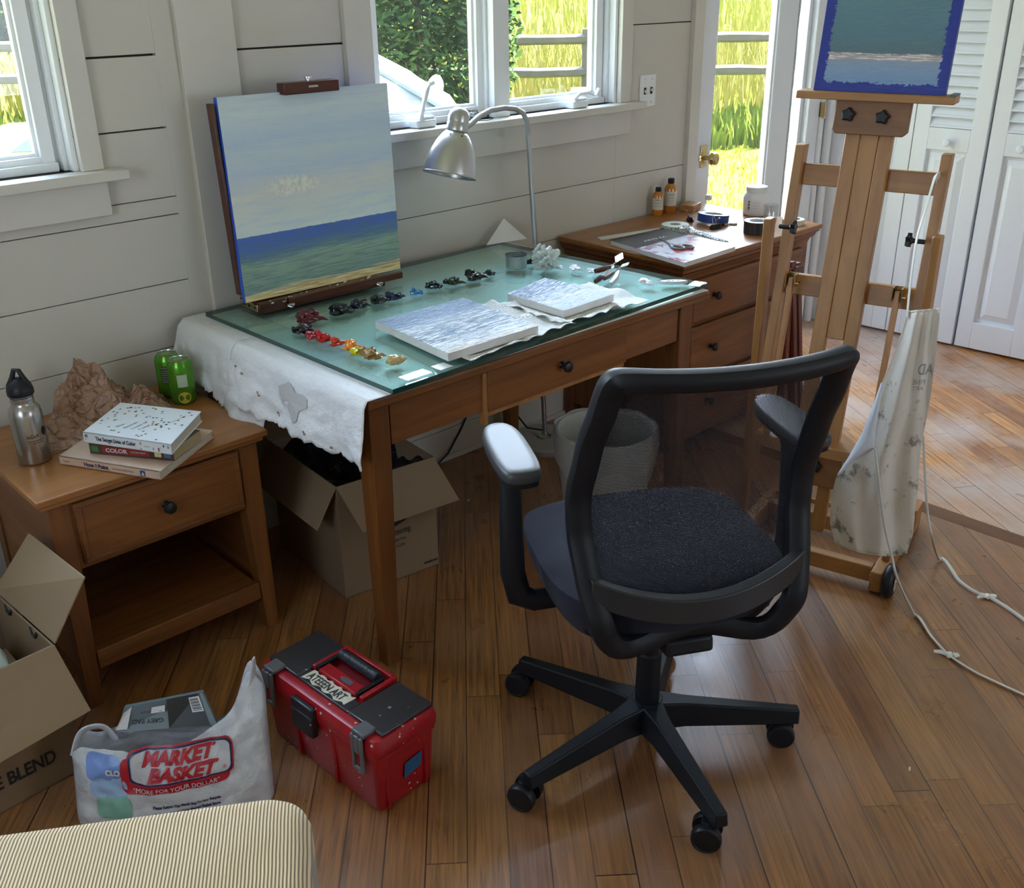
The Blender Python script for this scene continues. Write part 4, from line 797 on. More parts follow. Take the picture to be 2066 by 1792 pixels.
for k in range(9): a0 = A0-.52+k*.001; mb.grid(lambda u, v, k=k: V((px_+.0513*math.cos(A0-.62+u*.16), py_+.0513*math.sin(A0-.62+u*.16), DT+.022+k*.0042+v*(.0016+.0012*(k % 3)))), 3, 1)
obj('barcode', mb, TXTD, t)
p = PZ(1553, 452, DT); t = thing('drinking_glass', 'small clear ridged drinking glass behind the black tape', 'glass', (p.x, p.y, DT)); mb = MB()
mb.lathe([(0, .0), (.020, 0), (.023, .003), (.026, .02), (.026, .024), (.027, .04), (.026, .042), (.028, .075), (.0265, .075), (.025, .045), (.022, .008), (0, .008)], (p.x, p.y, DT), 32); obj('glass_body', mb, glassy('tumbler_glass', (.93, .95, .95), .16, .02), t, smooth=60)
for k, (px, py, a, lab) in enumerate([(1392, 446, .9, 'black binder clip propped against the blue tape roll'), (1443, 462, -.3, 'black binder clip with steel arms in front of the blue tape')]):
    p = PZ(px, py, DT); t = thing('binder_clip', lab, 'binder clip', (p.x, p.y, DT), a, 'binder clips on the dresser'); M_ = frame((p.x, p.y, DT), a)
    mb = MB(M_); mb.extr([(-.02, -.012, 0), (-.02, .012, 0), (-.02, .002, .018), (-.02, -.002, .018)], (.04, 0, 0)); obj('clip_body', mb, BLACKP, t, bevel=.001)
    for s in (-1, 1):
        mb = MB(M_); mb.tube([(-.008, s*.003, .016), (-.006, s*.012, .034), (-.004, s*.018, .044), (.004, s*.018, .044), (.006, s*.012, .034), (.008, s*.003, .016)], .0012, 6); obj('clip_arm', mb, CHROME, t)
p = PZ(1480, 453, DT); mb = MB(); mb.lathe([(0, 0), (.014, 0), (.014, .006), (.010, .008), (0, .008)], (p.x, p.y, DT), 20); mb.tube([(p.x-.01, p.y, DT+.004), (p.x-.04, p.y+.012, DT+.004)], .004, 8); tag(obj('push_pin', mb, plain('yellowed_plastic', (.55, .5, .42), .4)), 'small pale knob and stem beside the blue tape roll', 'knob')
mb = MB(); mb.grid(lambda u, v: (lambda a, b_, c, d: a.lerp(b_, u).lerp(d.lerp(c, u), v)+V((0, 0, .001)))(PZ(1205, 479, DT), PZ(1330, 460, DT), PZ(1333, 465, DT), PZ(1213, 485, DT)), 2, 1); tag(obj('ruler', mb, plain('pale_ruler', (.62, .64, .62), .4), smooth=None, solid=.0015, soff=1), 'thin pale strip lying behind the sketchbook spiral', 'ruler')
# sketchbook: spiral bound, grey band and loose picture
c0, c1, c2, c3 = PZ(1232, 486, .742), PZ(1340, 462, .742), PZ(1484, 497, .742), PZ(1382, 530, .742)
sb = thing('sketchbook', 'spiral bound sketchbook with dark band on the dresser front', 'sketchbook', (c0+c2)/2 - V((0, 0, .016))); ct = (c0+c2)/2; DN = V((0, 0, -.0155))
mb = MB(); mb.hexa([c+DN for c in (c0, c3, c2, c1)], [c+V((0, 0, -.002)) for c in (c0, c3, c2, c1)]); obj('pages', mb, plain('page_block', (.66, .65, .62), .7), sb)
mb = MB(); mb.hexa([c+V((0, 0, -.002)) for c in (c0, c3, c2, c1)], [c for c in (c0, c3, c2, c1)])
def cover_mat():
    m, n, l, b = nt('sketchbook_cover'); f = noise(n, l, coord(n, l, (16, 16, 16)), 1, 5, .7, .8); c = ramp(n, l, f, [(.35, srgb(206, 206, 216)), (.5, srgb(222, 222, 226)), (.58, srgb(176, 150, 168)), (.66, srgb(196, 60, 48))]); l.new(c, b.inputs['Base Color']); b.inputs['Roughness'].default_value = .25; return m
cov = obj('cover', mb, cover_mat(), sb)
L1 = lambda s, t: c0.lerp(c3, s).lerp(c1.lerp(c2, s), t)
mb = MB(); mb.poly([L1(0, 0)+V((0, 0, .0006)), L1(.36, 0)+V((0, 0, .0006)), L1(.36, 1)+V((0, 0, .0006)), L1(0, 1)+V((0, 0, .0006))]); bd_ = obj('cover_band', mb, plain('charcoal_band', (.05, .05, .055), .35), cov, smooth=None)
mb = MB(); mb.poly([L1(.50, .40)+V((0, 0, .0008)), L1(.74, .22)+V((0, 0, .0008)), L1(.82, .50)+V((0, 0, .0008)), L1(.60, .75)+V((0, 0, .0008))]); obj('cover_print', mb, plain('red_print', (.55, .06, .035), .4, var=.5, sc=40), cov, smooth=None)
xs_ = (c1-c0).normalized(); ys_ = -(c3-c0).normalized(); text('lettering', 'ARTEZA', plain('white_print', (.8, .8, .8), .5), bd_, basis(L1(.26, .30)+V((0, 0, .001)), xs_, ys_, (0, 0, 1)), .016, .115)
mb = MB()
for k in range(26):
    q = c0.lerp(c1, (k+.5)/26) + V((0, 0, -.006)); mb.tube([q + ys_*(.007*math.cos(t)) + V((0, 0, .010*math.sin(t))) for t in [2*PI*j/10 for j in range(10)]], .0011, 5, closed=True)
obj('spiral_binding', mb, BLACKP, sb)
p = PZ(1350, 496, .743); t = thing('scissors', 'grey handled scissors lying on the sketchbook', 'scissors', (p.x, p.y, .743)); a_, b_, h1, h2 = PZ(1325, 478, .745), PZ(1352, 493, .745), PZ(1362, 500, .745), PZ(1392, 500, .745)
for s in (-1, 1):
    mb = MB(); dd = (a_-b_).normalized(); qq = dd.cross(V((0, 0, 1)))*.005*s; mb.add([b_-qq*.2, b_+qq, a_, b_-qq*.6], [(0, 1, 2), (0, 2, 3)]); mb.tube([b_, b_.lerp(a_, .98)], [.0035, .0008], 6, flat=.5); obj('blade', mb, STL, t)
for c in (PZ(1367, 501, .745), PZ(1386, 499, .745)):
    mb = MB(); mb.tube([c + V((.016*math.cos(t_), .024*math.sin(t_), .003)) for t_ in [2*PI*k/20 for k in range(20)]], .0045, 8, closed=True); mb.tube([c+V((-.012, .014, .002)), b_], [.005, .004], 8); obj('grip', mb, plain('grey_grip', (.18, .18, .19), .45), t)
pts = [PZ(1384, 466, .745), PZ(1402, 470, .742), PZ(1420, 476, .740), PZ(1445, 484, .738), PZ(1470, 490, .732)]; mb = MB(); mb.tube([q+V((0, 0, .003)) for q in pts], [.015, .010, .010, .007, .004], 12, flat=.5); mb.blob(pts[0]+V((0, 0, .006)), .018, (1.2, 1, .6), .5, 3, 3, 4)
tag(obj('paint_tube', mb, plain('crumpled_foil', (.55, .56, .57), .2, .85, bs=1, bsc=50, bd=.01)), 'squeezed out silver paint tube behind the scissors', 'paint tube')
# light switch
t = thing('light_switch', 'white double toggle switch plate on the wall by the door', 'light switch', (1.95, -.0, 1.20)); mb = MB(); mb.box(1.905, 1.998, -.006, 0, 1.140, 1.258); obj('plate', mb, SASH, t, bevel=.003)
for x in (1.933, 1.970):
    mb = MB(); mb.box(x-.006, x+.006, -.0075, -.005, 1.187, 1.212); obj('slot', mb, GAP, t); mb = MB(); mb.bar((x, -.006, 1.20), (x, -.022, 1.192 if x < 1.95 else 1.208), .008, .008); obj('toggle', mb, SASH, t, bevel=.001)
mb = MB()
for x in (1.933, 1.970):
    for z in (1.157, 1.242): mb.lathe([(0, 0), (.003, 0), (.003, .001), (0, .0012)], (x, -.0062, z), 10, MX(((1, 0, 0), (0, 0, 1), (0, -1, 0))).transposed())
obj('plate_screws', mb, CHROME, t)
# small coil of wire on the sill
mb = MB(); r_ = random.Random(2)
for k in range(5): c = V((1.005+.03*r_.random(), -.045+.02*r_.random(), 1.178+.007*k)); mb.tube([c + V(((.022+.006*k*.5)*math.cos(t_), .013*math.sin(t_), .004*math.sin(t_*2+k))) for t_ in [2*PI*j/22 for j in range(22)]], .0012, 5, closed=True)
mb.tube([(1.03, -.05, 1.178), (1.08, -.055, 1.174), (1.13, -.03, 1.174)], .0013, 5); tag(obj('wire_coil', mb, BLACKP), 'small tangle of thin dark wire on the window sill', 'wire')
# ================================================================ office chair
HX, HY = .232, -1.505; CF = math.atan2(.872, .49) - PI/2    # local y = forwards
CMX = frame((HX, HY, 0), CF)
ch = thing('office_chair', 'black mesh backed office chair on five castors in front of the desk', 'chair', (HX, HY, 0), CF)
NAVY = None
def fabric(name, c1, c2, sc, holes):
    m, n, l, b = nt(name); v = coord(n, l, (sc, sc, sc), True); sp = n.new('ShaderNodeSeparateXYZ'); l.new(v, sp.inputs[0])
    fx = math_(n, l, 'ABSOLUTE', math_(n, l, 'SINE', math_(n, l, 'MULTIPLY', math_(n, l, 'ADD', sp.outputs[0], math_(n, l, 'MULTIPLY', math_(n, l, 'FLOOR', sp.outputs[1]), .5)), PI)))
    fy = math_(n, l, 'ABSOLUTE', math_(n, l, 'SINE', math_(n, l, 'MULTIPLY', sp.outputs[1], PI))); h = math_(n, l, 'MULTIPLY', fx, fy)
    l.new(mix(n, l, h, c1, c2), b.inputs['Base Color']); b.inputs['Roughness'].default_value = .85; b.inputs['Specular IOR Level'].default_value = .25; b.inputs['Sheen Weight'].default_value = .05
    bump(n, l, b, h, .4, .001)
    if holes: l.new(math_(n, l, 'SUBTRACT', 1, math_(n, l, 'MULTIPLY', math_(n, l, 'GREATER_THAN', h, .50), .92)), b.inputs['Alpha'])
    return m
MESHF = fabric('chair_mesh', (.012, .012, .018), (.012, .012, .02), 330, True)
SEATF = fabric('seat_fabric', (.005, .006, .014), (.013, .014, .030), 420, False)
BK = plain('chair_black', (.007, .008, .011), .5, var=.1, bs=.12, bsc=500, bd=.0002, spec=.3); PAD = plain('armrest_pad', (.04, .042, .046), .46, var=.15, sc=120, bs=.15, bsc=260, bd=.0006)
def interp(t, keys):
    for (a, va), (b_, vb) in zip(keys[:-1], keys[1:]):
        if t <= b_: k = (t-a)/(b_-a); k = k*k*(3-2*k)*.35+k*.65; return va+(vb-va)*k
    return keys[-1][1]
YK = [(.38, -.20), (.50, -.235), (.58, -.20), (.67, -.165), (.745, -.162), (.86, -.205), (.96, -.258), (1.05, -.30)]
HK = [(.40, .150), (.45, .200), (.50, .220), (.58, .236), (.67, .245), (.745, .247), (.86, .242), (.96, .234), (1.05, .224)]
yb = lambda z: interp(z, YK); hw = lambda z: interp(z, HK)
def backpt(s, z, inset=0): # s -1..1
    return V((s*(hw(z)-inset), yb(z) - .035*(1-s*s)*min(1, max(0, (z-.5)/.15)), z))
# closed outline of the frame
out = []
for k in range(25): z = .46+(1.015-.46)*k/24; out.append(backpt(1, z))
for s in (.97, .90): out.append(V((hw(1.035)*s, yb(1.035)-.035*(1-s*s), 1.028+.012*(1-s)/.1)))
for k in range(1, 12): s = .85-1.7*k/12; out.append(V((hw(1.04)*s, yb(1.04)-.035*(1-s*s), 1.041-.008*(1-s*s))))
for s in (-.90, -.97): out.append(V((hw(1.035)*s, yb(1.035)-.035*(1-s*s), 1.028+.012*(1+s)/.1)))
for k in range(25): z = 1.015-(1.015-.46)*k/24; out.append(backpt(-1, z))
low = [(-.185, -.225, .435), (-.155, -.21, .412), (-.11, -.20, .402), (-.05, -.185, .412), (0, -.18, .422), (.05, -.185, .418), (.11, -.20, .402), (.155, -.21, .405), (.185, -.225, .435)]
out += [V(p) for p in low]
def frame_sweep(mb, P, wi, de):
    n_ = len(P); c = sum(P, V())/n_; pts = []
    for i, p in enumerate(P):
        t = (P[(i+1) % n_]-P[(i-1) % n_]).normalized(); y = V((0, 1, 0)); x = t.cross(y).normalized()
        if x.dot(c-p) < 0: x = -x
        y = x.cross(t).normalized(); 
        if y.y < 0: y = -y
        w_ = wi(i) if callable(wi) else wi
        for a, b_ in ((0, -.5), (.5, -.62), (1, -.35), (1, .25), (.5, .45), (0, .5)): pts.append(p + x*(w_*a) + y*(de*b_))
    m_ = 6; mb.add(pts, [(i*m_+k, i*m_+(k+1) % m_, ((i+1) % n_)*m_+(k+1) % m_, ((i+1) % n_)*m_+k) for i in range(n_) for k in range(m_)])
mb = MB(CMX); frame_sweep(mb, out, lambda i: .052 if (i < 25 or 38 <= i < 64) else (.040 if i < 38 else .050), .038); fr = obj('back_frame', mb, BK, ch, smooth=60, subsurf=1)
mb = MB(CMX); mb.grid(lambda u, v: (lambda z: backpt(u*2-1, z, .030)+V((0, .004, 0)))(.565+(1.015-.565)*v - .03*(1-(u*2-1)**2)*(1-v)), 24, 30, .45, .47); obj('back_mesh', mb, MESHF, ch, smooth=180)
mb = MB(CMX)   # lower cross band of the back
bp_ = [V((s*.212, -.215-.045*(1-s*s), .585-.045*(1-s*s))) for s in [k/10-1 for k in range(21)]]
pts = []
for q in bp_: pts += [q+V((0, -.010, .016)), q+V((0, -.014, -.034)), q+V((0, .010, -.038)), q+V((0, .014, .018))]
mb.add(pts, [(i*4+k, i*4+(k+1) % 4, (i+1)*4+(k+1) % 4, (i+1)*4+k) for i in range(20) for k in range(4)]+[(3, 2, 1, 0), (80, 81, 82, 83)]); obj('cross_band', mb, plain('band_black', (.02, .021, .024), .32), ch, smooth=50, bevel=.003)
mb = MB(CMX)   # seat cushion
def seatpt(u, v):
    a = 2*PI*u; ex = .62; cx, sy = math.cos(a), math.sin(a); sx_ = (abs(cx)**ex)*(1 if cx >= 0 else -1); sy_ = (abs(sy)**ex)*(1 if sy >= 0 else -1)
    if v < .5: k = v/.5; r = math.sin(k*PI/2); z = .545 - .030*(r**5) - .010*(1-r)
    else: k = (v-.5)/.5; r = 1-.13*k**2; z = .515 - .10*k
    x = .25*sx_*r; y = .035+.255*sy_*r
    z -= .030*max(0, (y-.18)/.11)**2
    return V((x, y, z))
mb.grid(seatpt, 64, 30, 1.6, .5); obj('seat', mb, SEATF, ch, smooth=180)
mb = MB(CMX); mb.extr([(x*.9, .03+y*.9, .425) for x, y in [(.22, -.2), (.235, .1), (.2, .24), (-.2, .24), (-.235, .1), (-.22, -.2)]], (0, 0, .025)); obj('seat_shell', mb, BK, ch, bevel=.01)
mb = MB(CMX); mb.extr([(-.075, -.12, .36), (.075, -.12, .36), (.06, .13, .37), (-.06, .13, .37)], (0, 0, .06)); mb.bar((0, -.10, .385), (0, -.205, .405), .10, .035); obj('tilt_mechanism', mb, BK, ch, bevel=.008, seg=3)
mb = MB(CMX); mb.lathe([(.027, .085), (.027, .25), (.022, .255), (.022, .30), (.016, .302), (.016, .37)], seg=32); mb.lathe([(.0, .052), (.024, .052), (.026, .06), (.026, .09)], seg=28); obj('gas_lift', mb, BK, ch)
def loft(mb, rings, cap=True):
    n_ = len(rings[0]); mb.add([p for r_ in rings for p in r_], [(j*n_+k, j*n_+(k+1) % n_, (j+1)*n_+(k+1) % n_, (j+1)*n_+k) for j in range(len(rings)-1) for k in range(n_)] + ([tuple(reversed(range(n_))), tuple((len(rings)-1)*n_+k for k in range(n_))] if cap else []))
def roundp(o_, x, k_, z_):
    q = [V((x+(a-x)*k_, .04+(b_-.04)*(1-(1-k_)*.45), z_)) for a, b_ in o_]
    for _ in range(3): q = [v for a, b_ in zip(q, q[1:]+q[:1]) for v in (a*.75+b_*.25, a*.25+b_*.75)]
    return q
for s in (-1, 1):
    x = s*.300; mb = MB(CMX)
    pp = [(s*.17, .0, .428), (s*.26, .0, .428), (s*.293, .0, .445), (s*.305, .003, .50), (s*.305, .012, .60), (s*.303, .025, .70), (s*.302, .035, .735)]
    mb.tube([V(p) for p in pp], [.024, .025, .027, .026, .024, .022, .024], 12, flat=.62, up=(0, 1, 0)); a_ = obj('arm_post', mb, BK, ch, smooth=60)
    mb = MB(CMX); o_ = [(x-.038, -.075), (x-.043, .0), (x-.040, .12), (x-.018, .165), (x+.022, .165), (x+.041, .12), (x+.043, .0), (x+.038, -.075), (x+.02, -.088), (x-.02, -.088)]
    loft(mb, [roundp(o_, x, k_, z_) for k_, z_ in ((.97, .742), (1.0, .746), (1.0, .756), (.97, .762), (.88, .765), (.6, .766))]); pd_ = obj('arm_pad', mb, PAD, ch, smooth=80)
    mb = MB(CMX); loft(mb, [roundp(o_, x, k_, z_) for k_, z_ in ((.84, .728), (.92, .731), (.94, .744))]); obj('pad_base', mb, BK, ch, bevel=.003)
LA = [R(a) for a in (102, 173.8, 245.8, 316.5, 29)]
HUBM = frame((HX, HY, 0), 0)
mb = MB(HUBM); mb.lathe([(0, .128), (.034, .128), (.042, .120), (.046, .095), (.044, .075), (.0, .075)], seg=30); obj('base_hub', mb, BK, ch, bevel=.002)
for i, a in enumerate(LA):
    d = V((math.cos(a), math.sin(a), 0)); q = V((-d.y, d.x, 0)); mb = MB(HUBM)
    r0, r1 = .02, .343; n_ = 10; pts = []
    for k in range(n_+1):
        t = k/n_; r = r0+(r1-r0)*t; w_ = .044-.018*t+.016*max(0, 1-t*5); z1 = .128-.032*t; h = .064-.028*t
        c = d*r; pts += [c-q*w_*.45+V((0, 0, z1)), c+q*w_*.45+V((0, 0, z1)), c+q*w_*.62+V((0, 0, z1-h)), c-q*w_*.62+V((0, 0, z1-h))]
    mb.add(pts, [(j*4+k, j*4+(k+1) % 4, (j+1)*4+(k+1) % 4, (j+1)*4+k) for j in range(n_) for k in range(4)]+[(3, 2, 1, 0), (n_*4, n_*4+1, n_*4+2, n_*4+3)])
    lg = obj('base_leg', mb, BK, ch, bevel=.004, seg=3, smooth=50)
    wa = R((205, 200, 212, 217, 200)[i]); e = d*.325; ax = V((math.cos(wa), math.sin(wa), 0)); fw = V((-ax.y, ax.x, 0)); c = e - fw*.018
    A = MX((fw, V((0, 0, 1)), ax)).transposed()
    mb = MB(HUBM); mb.lathe([(.008, .05), (.008, .09)], (e.x, e.y, 0), 12); mb.box(-.012, .012, -.012, .012, .035, .062, basis(c, fw, ax, (0, 0, 1))); cs = obj('castor', mb, BK, ch, bevel=.002)
    for s in (-1, 1):
        mb = MB(HUBM); z0 = .010*s; z1 = .030*s; r = .0310
        mb.lathe([(0, z0), (r*.97, z0), (r, z0+.003*s), (r, z1-.005*s), (r*.93, z1-.001*s), (r*.80, z1), (r*.78, z1-.001*s), (0, z1-.0005*s)], (c.x, c.y, .0310), 30, A); obj('wheel', mb, plain('wheel_nylon', (.014, .015, .02), .4) if False else BLACKP, cs, smooth=40)
# ================================================================ studio easel
EM = basis((1.136, -1.338, 0), (.255, -.967, 0), (.967, .255, 0), (0, 0, 1)); EA = math.atan2(-.967, .255)
BEE = wood('beech', (.33, .185, .085), (.50, .31, .155), 2, .4, .8, bs=.08); BEX = wood('beech_x', (.33, .185, .085), (.50, .31, .155), 0, .4, .8, bs=.08); BEY = wood('beech_y', (.33, .185, .085), (.48, .29, .15), 1, .4, .8, bs=.08)
PLY = wood('walnut_ply', (.18, .085, .035), (.34, .19, .09), 0, .4, .55)
es = thing('studio_easel', 'large beech studio easel on wheels holding the blue painting', 'easel', (1.136, -1.338, 0), EA)
LV = lambda z: -.085+.195*z
def lean(u0, u1, z0, z1, dv0, dv1, mat, name, par=None, bev=.0025):
    mb = MB(EM); mb.hexa([(u0, LV(z0)+dv0, z0), (u1, LV(z0)+dv0, z0), (u1, LV(z0)+dv1, z0), (u0, LV(z0)+dv1, z0)], [(u0, LV(z1)+dv0, z1), (u1, LV(z1)+dv0, z1), (u1, LV(z1)+dv1, z1), (u0, LV(z1)+dv1, z1)])
    return obj(name, mb, mat, par or es, bevel=bev)
lean(-.058, -.020, .17, 1.30, -.006, .020, BEE, 'mast_rail'); lean(.028, .062, .17, 1.30, -.006, .020, BEE, 'mast_rail'); lean(-.0195, .0275, .70, 1.34, -.004, .018, BEE, 'mast_centre')
for u in (-.174, .196):
    lean(u-.012, u+.014, .30, 1.185, .0, .040, BEE, 'tilting_post')
for z in (1.082, .795): lean(-.160, .184, z, z+.054, .022, .042, BEX, 'crossbar')
for u in (-.213, .222): mb = MB(EM); mb.box(u-.012, u+.010, .055, .095, .068, 1.0); obj('fixed_post', mb, BEE, es, bevel=.003)
for s, u in ((1, -.150), (-1, .165)):
    K = EM @ basis((u, .055, .985), (0, 1, 0), (0, 0, 1), (s, 0, 0)); mb = MB(K); mb.lathe([(.006, -.03), (.006, 0), (.010, .002), (.010, .006)], seg=14)
    mb.extr([((.020 if k % 2 == 0 else .013)*math.cos(PI*k/5), (.020 if k % 2 == 0 else .013)*math.sin(PI*k/5), .004) for k in range(10)], (0, 0, .012)); obj('star_knob', mb, BLACKP, es, bevel=.003, seg=3)
def star(u, v, z, r=.020):
    K = EM @ basis((u, v, z), (1, 0, 0), (0, .195, 1), (0, -1, .195)); mb = MB(K); mb.lathe([(.009, -.006), (.009, .006)], seg=14)
    mb.extr([((r if k % 2 == 0 else r*.66)*math.cos(PI*k/5+.2), (r if k % 2 == 0 else r*.66)*math.sin(PI*k/5+.2), .004) for k in range(10)], (0, 0, .014)); return obj('star_knob', mb, BLACKP, es, bevel=.004, seg=3)
def block(z0, z1, u0, u1, ch_):
    mb = MB(EM); P = lambda u, z: V((u, LV(z)-.024, z)); mb.extr([P(u0, z1), P(u1, z1), P(u1, z0+ch_), P(u1-ch_, z0), P(u0+ch_, z0), P(u0, z0+ch_)], (0, .018, 0)); return obj('shelf_block', mb, PLY, es, bevel=.002)
block(1.222, 1.305, -.090, .098, .010); block(.305, .395, -.070, .085, .012)
star(-.052, LV(1.27)-.024, 1.268); star(.034, LV(1.27)-.024, 1.266); star(.018, LV(.36)-.024, .362); star(-.03, LV(.36)-.024, .362)
lean(-.190, .200, 1.305, 1.324, -.050, .014, BEX, 'painting_shelf'); lean(-.16, .165, .396, .425, -.050, .010, BEX, 'lower_shelf')
mb = MB(EM); mb.box(.185, .20, LV(1.32)-.048, LV(1.32)+.012, 1.3245, 1.328); obj('shelf_lip', mb, plain('blue_grey_paint', (.08, .14, .17), .5), es)
for u in (-.128, .150):   # folding stays
    mb = MB(EM); mb.bar((u, .045, .855), (u+(.0), -.045, .42), .018, .014, (1, 0, 0)); obj('stay', mb, BEE, es, bevel=.002)
    mb = MB(EM); mb.box(u-.013, u-.010, .03, .06, .83, .865); mb.box(u+.010, u+.013, .03, .06, .83, .865); mb.box(u-.013, u+.013, .058, .061, .83, .865); mb.tube([(u+.013, .035, .842), (u+.024, .035, .842), (u+.024, .030, .852)], .0025, 6); obj('bracket', mb, BRASS, es)
for u in (-.205, .215):
    mb = MB(EM); mb.box(u-.016, u+.018, -.022, .425, .006, .068); obj('foot', mb, BEY, es, bevel=.004); 
    if u > 0:
        mb = MB(EM); mb.box(u-.02, u+.022, .38, .46, .003, .085); obj('foot_end', mb, BEY, es, bevel=.003)
for v in (.018, .255): mb = MB(EM); mb.box(-.189, .199, v-.018, v+.014, .022, .070); obj('base_rail', mb, BEX, es, bevel=.003)
mb = MB(EM); mb.box(-.189, .199, .315, .325, .06, .075); obj('base_rail', mb, BEX, es)
for u in (-.235, .252):
    s = 1 if u > 0 else -1
    A = MX(((0, 1, 0), (0, 0, 1), (s, 0, 0))).transposed(); mb = MB(EM); mb.lathe([(0, -.014), (.026, -.014), (.040, -.015), (.048, -.010), (.050, 0), (.048, .010), (.040, .015), (.026, .014), (0, .014)], (u, -.012, .050), 36, A); wh = obj('wheel', mb, BLACKP, es, smooth=50)
    mb = MB(EM); mb.lathe([(0, .0155), (.022, .0155), (.026, .017), (0, .018)], (u, -.012, .050), 24, A); obj('hub_cap', mb, plain('clear_hub', (.45, .45, .43), .25), wh)
    mb = MB(EM); mb.lathe([(.004, -.055), (.004, .03)], (u, -.012, .050), 10, A); obj('axle', mb, CHROME, wh)
# blue painting on the easel
def bluep():
    m, n, l, b = nt('blue_sea_painting'); sp = n.new('ShaderNodeSeparateXYZ'); l.new(coord(n, l, (1, 1, 1), True), sp.inputs[0]); u, v = sp.outputs[0], sp.outputs[1]
    st = noise(n, l, coord(n, l, (2, 22, 1), True), 2, 7, .7, .4); y = math_(n, l, 'ADD', v, math_(n, l, 'MULTIPLY', math_(n, l, 'SUBTRACT', st, .5), .025))
    c = ramp(n, l, y, [(.0, srgb(130, 155, 172)), (.06, srgb(112, 145, 182)), (.13, srgb(125, 152, 182)), (.165, srgb(138, 150, 168)), (.188, srgb(165, 155, 158)), (.20, srgb(86, 112, 122)), (.3, srgb(84, 120, 134)), (.45, srgb(90, 128, 140)), (1, srgb(98, 138, 150))])
    w_ = ramp(n, l, noise(n, l, coord(n, l, (3, 60, 1), True), 2, 6, .75, .2), [(.50, (0,)*3), (.55, (1,)*3)]); band = math_(n, l, 'MULTIPLY', math_(n, l, 'LESS_THAN', y, .203), math_(n, l, 'GREATER_THAN', y, .165))
    c = mix(n, l, math_(n, l, 'MULTIPLY', w_, band), c, srgb(222, 214, 210))
    e = math_(n, l, 'MINIMUM', math_(n, l, 'MULTIPLY', math_(n, l, 'MINIMUM', u, math_(n, l, 'SUBTRACT', 1, u)), .85), math_(n, l, 'MULTIPLY', v, 1.25)); en = math_(n, l, 'ADD', e, math_(n, l, 'MULTIPLY', math_(n, l, 'SUBTRACT', noise(n, l, coord(n, l, (9, 18, 1), True), 2, 6, .75), .5), .10))
    c = mix(n, l, math_(n, l, 'LESS_THAN', en, .062), c, srgb(28, 48, 140)); l.new(mix(n, l, 1.0, c, (1.25, 1.22, 1.2), 'MULTIPLY'), b.inputs['Base Color']); b.inputs['Roughness'].default_value = .4
    bump(n, l, b, math_(n, l, 'ADD', st, w_), .3, .002); return m
z0, z1 = 1.3245, 1.78; Pe = lambda u, z, d=0: EM @ V((u, LV(z)-.030+d, z))
canvas('blue_painting', 'blue sea painting with deep blue borders on the large beech easel', 'painting', [Pe(-.152, z0), Pe(.172, z0), Pe(.172, z1), Pe(-.152, z1)], .02, bluep(), plain('blue_edge', srgb(22, 40, 130), .45))
# ---- apron hanging from the easel
AP = None
def apron_mat():
    m, n, l, b = nt('apron_canvas'); v = coord(n, l); f = noise(n, l, v, 14, 6, .72); g = noise(n, l, v, 3.3, 3); c = mix(n, l, g, (.78, .74, .68), (.86, .83, .77))
    k = ramp(n, l, f, [(.565, (0,)*3), (.64, (.75,)*3)]); sp = n.new('ShaderNodeSeparateXYZ'); l.new(v, sp.inputs[0]); k = math_(n, l, 'MULTIPLY', k, math_(n, l, 'LESS_THAN', sp.outputs[2], .52)); c = mix(n, l, k, c, (.16, .16, .12)); l.new(c, b.inputs['Base Color']); b.inputs['Roughness'].default_value = .85
    bump(n, l, b, noise(n, l, v, 900, 2), .2, .0004); tl = n.new('ShaderNodeBsdfTranslucent'); l.new(c, tl.inputs[0]); ms = n.new('ShaderNodeMixShader'); ms.inputs[0].default_value = .38; l.new(b.outputs[0], ms.inputs[1]); l.new(tl.outputs[0], ms.inputs[2]); l.new(ms.outputs[0], n['Material Output'].inputs[0]); return m
AP = apron_mat(); APW = plain('apron_white_side', (.66, .70, .80), .8, bs=.2, bsc=400); TAPE_ = plain('cotton_tie', (.66, .64, .57), .85, bs=.4, bsc=500)
def EPx(px, py, v):
    n_ = (EM.to_3x3() @ V((0, 1, 0))); P = EM @ V((0, v, 0)); d = ray(px, py); return CAM + d*((P-CAM).dot(n_)/d.dot(n_))
ap = thing('apron', 'cream canvas painter apron hanging by its strap from the easel', 'apron', EPx(1760, 1125, -.09))
Lp = [(1686, 1095), (1676, 1060), (1677, 1015), (1683, 985), (1690, 958), (1712, 925), (1738, 880), (1762, 822), (1778, 780), (1797, 735), (1815, 690), (1832, 630)]
Rp = [(1829, 1116), (1843, 1078), (1846, 1030), (1852, 985), (1853, 958), (1856, 925), (1862, 880), (1874, 822), (1880, 780), (1886, 735), (1890, 690), (1897, 624)]
def apt(u, v):
    k = v*(len(Lp)-1); i = min(len(Lp)-2, int(k)); t = k-i; a = V(Lp[i]).lerp(V(Lp[i+1]), t); b_ = V(Rp[i]).lerp(V(Rp[i+1]), t); p = a.lerp(b_, u)
    fold = .016*math.sin(u*8.5+v*2.4)*(.35+v*.65) + .010*math.sin(u*17+v*6) - .035*math.sin(u*PI)*(.4+.6*v) + .006*NZ.noise(V((u*5, v*7, 0)))
    if v < .10: p.y += 14*(1-v/.10)*(math.sin(min(1, max(0, u*1.0))*PI)**.6) if True else 0
    return EPx(p.x, p.y, -.072+fold)
mb = MB(); mb.grid(apt, 36, 70, 1, 1); obj('bib', mb, AP, ap, smooth=180, solid=.0012)
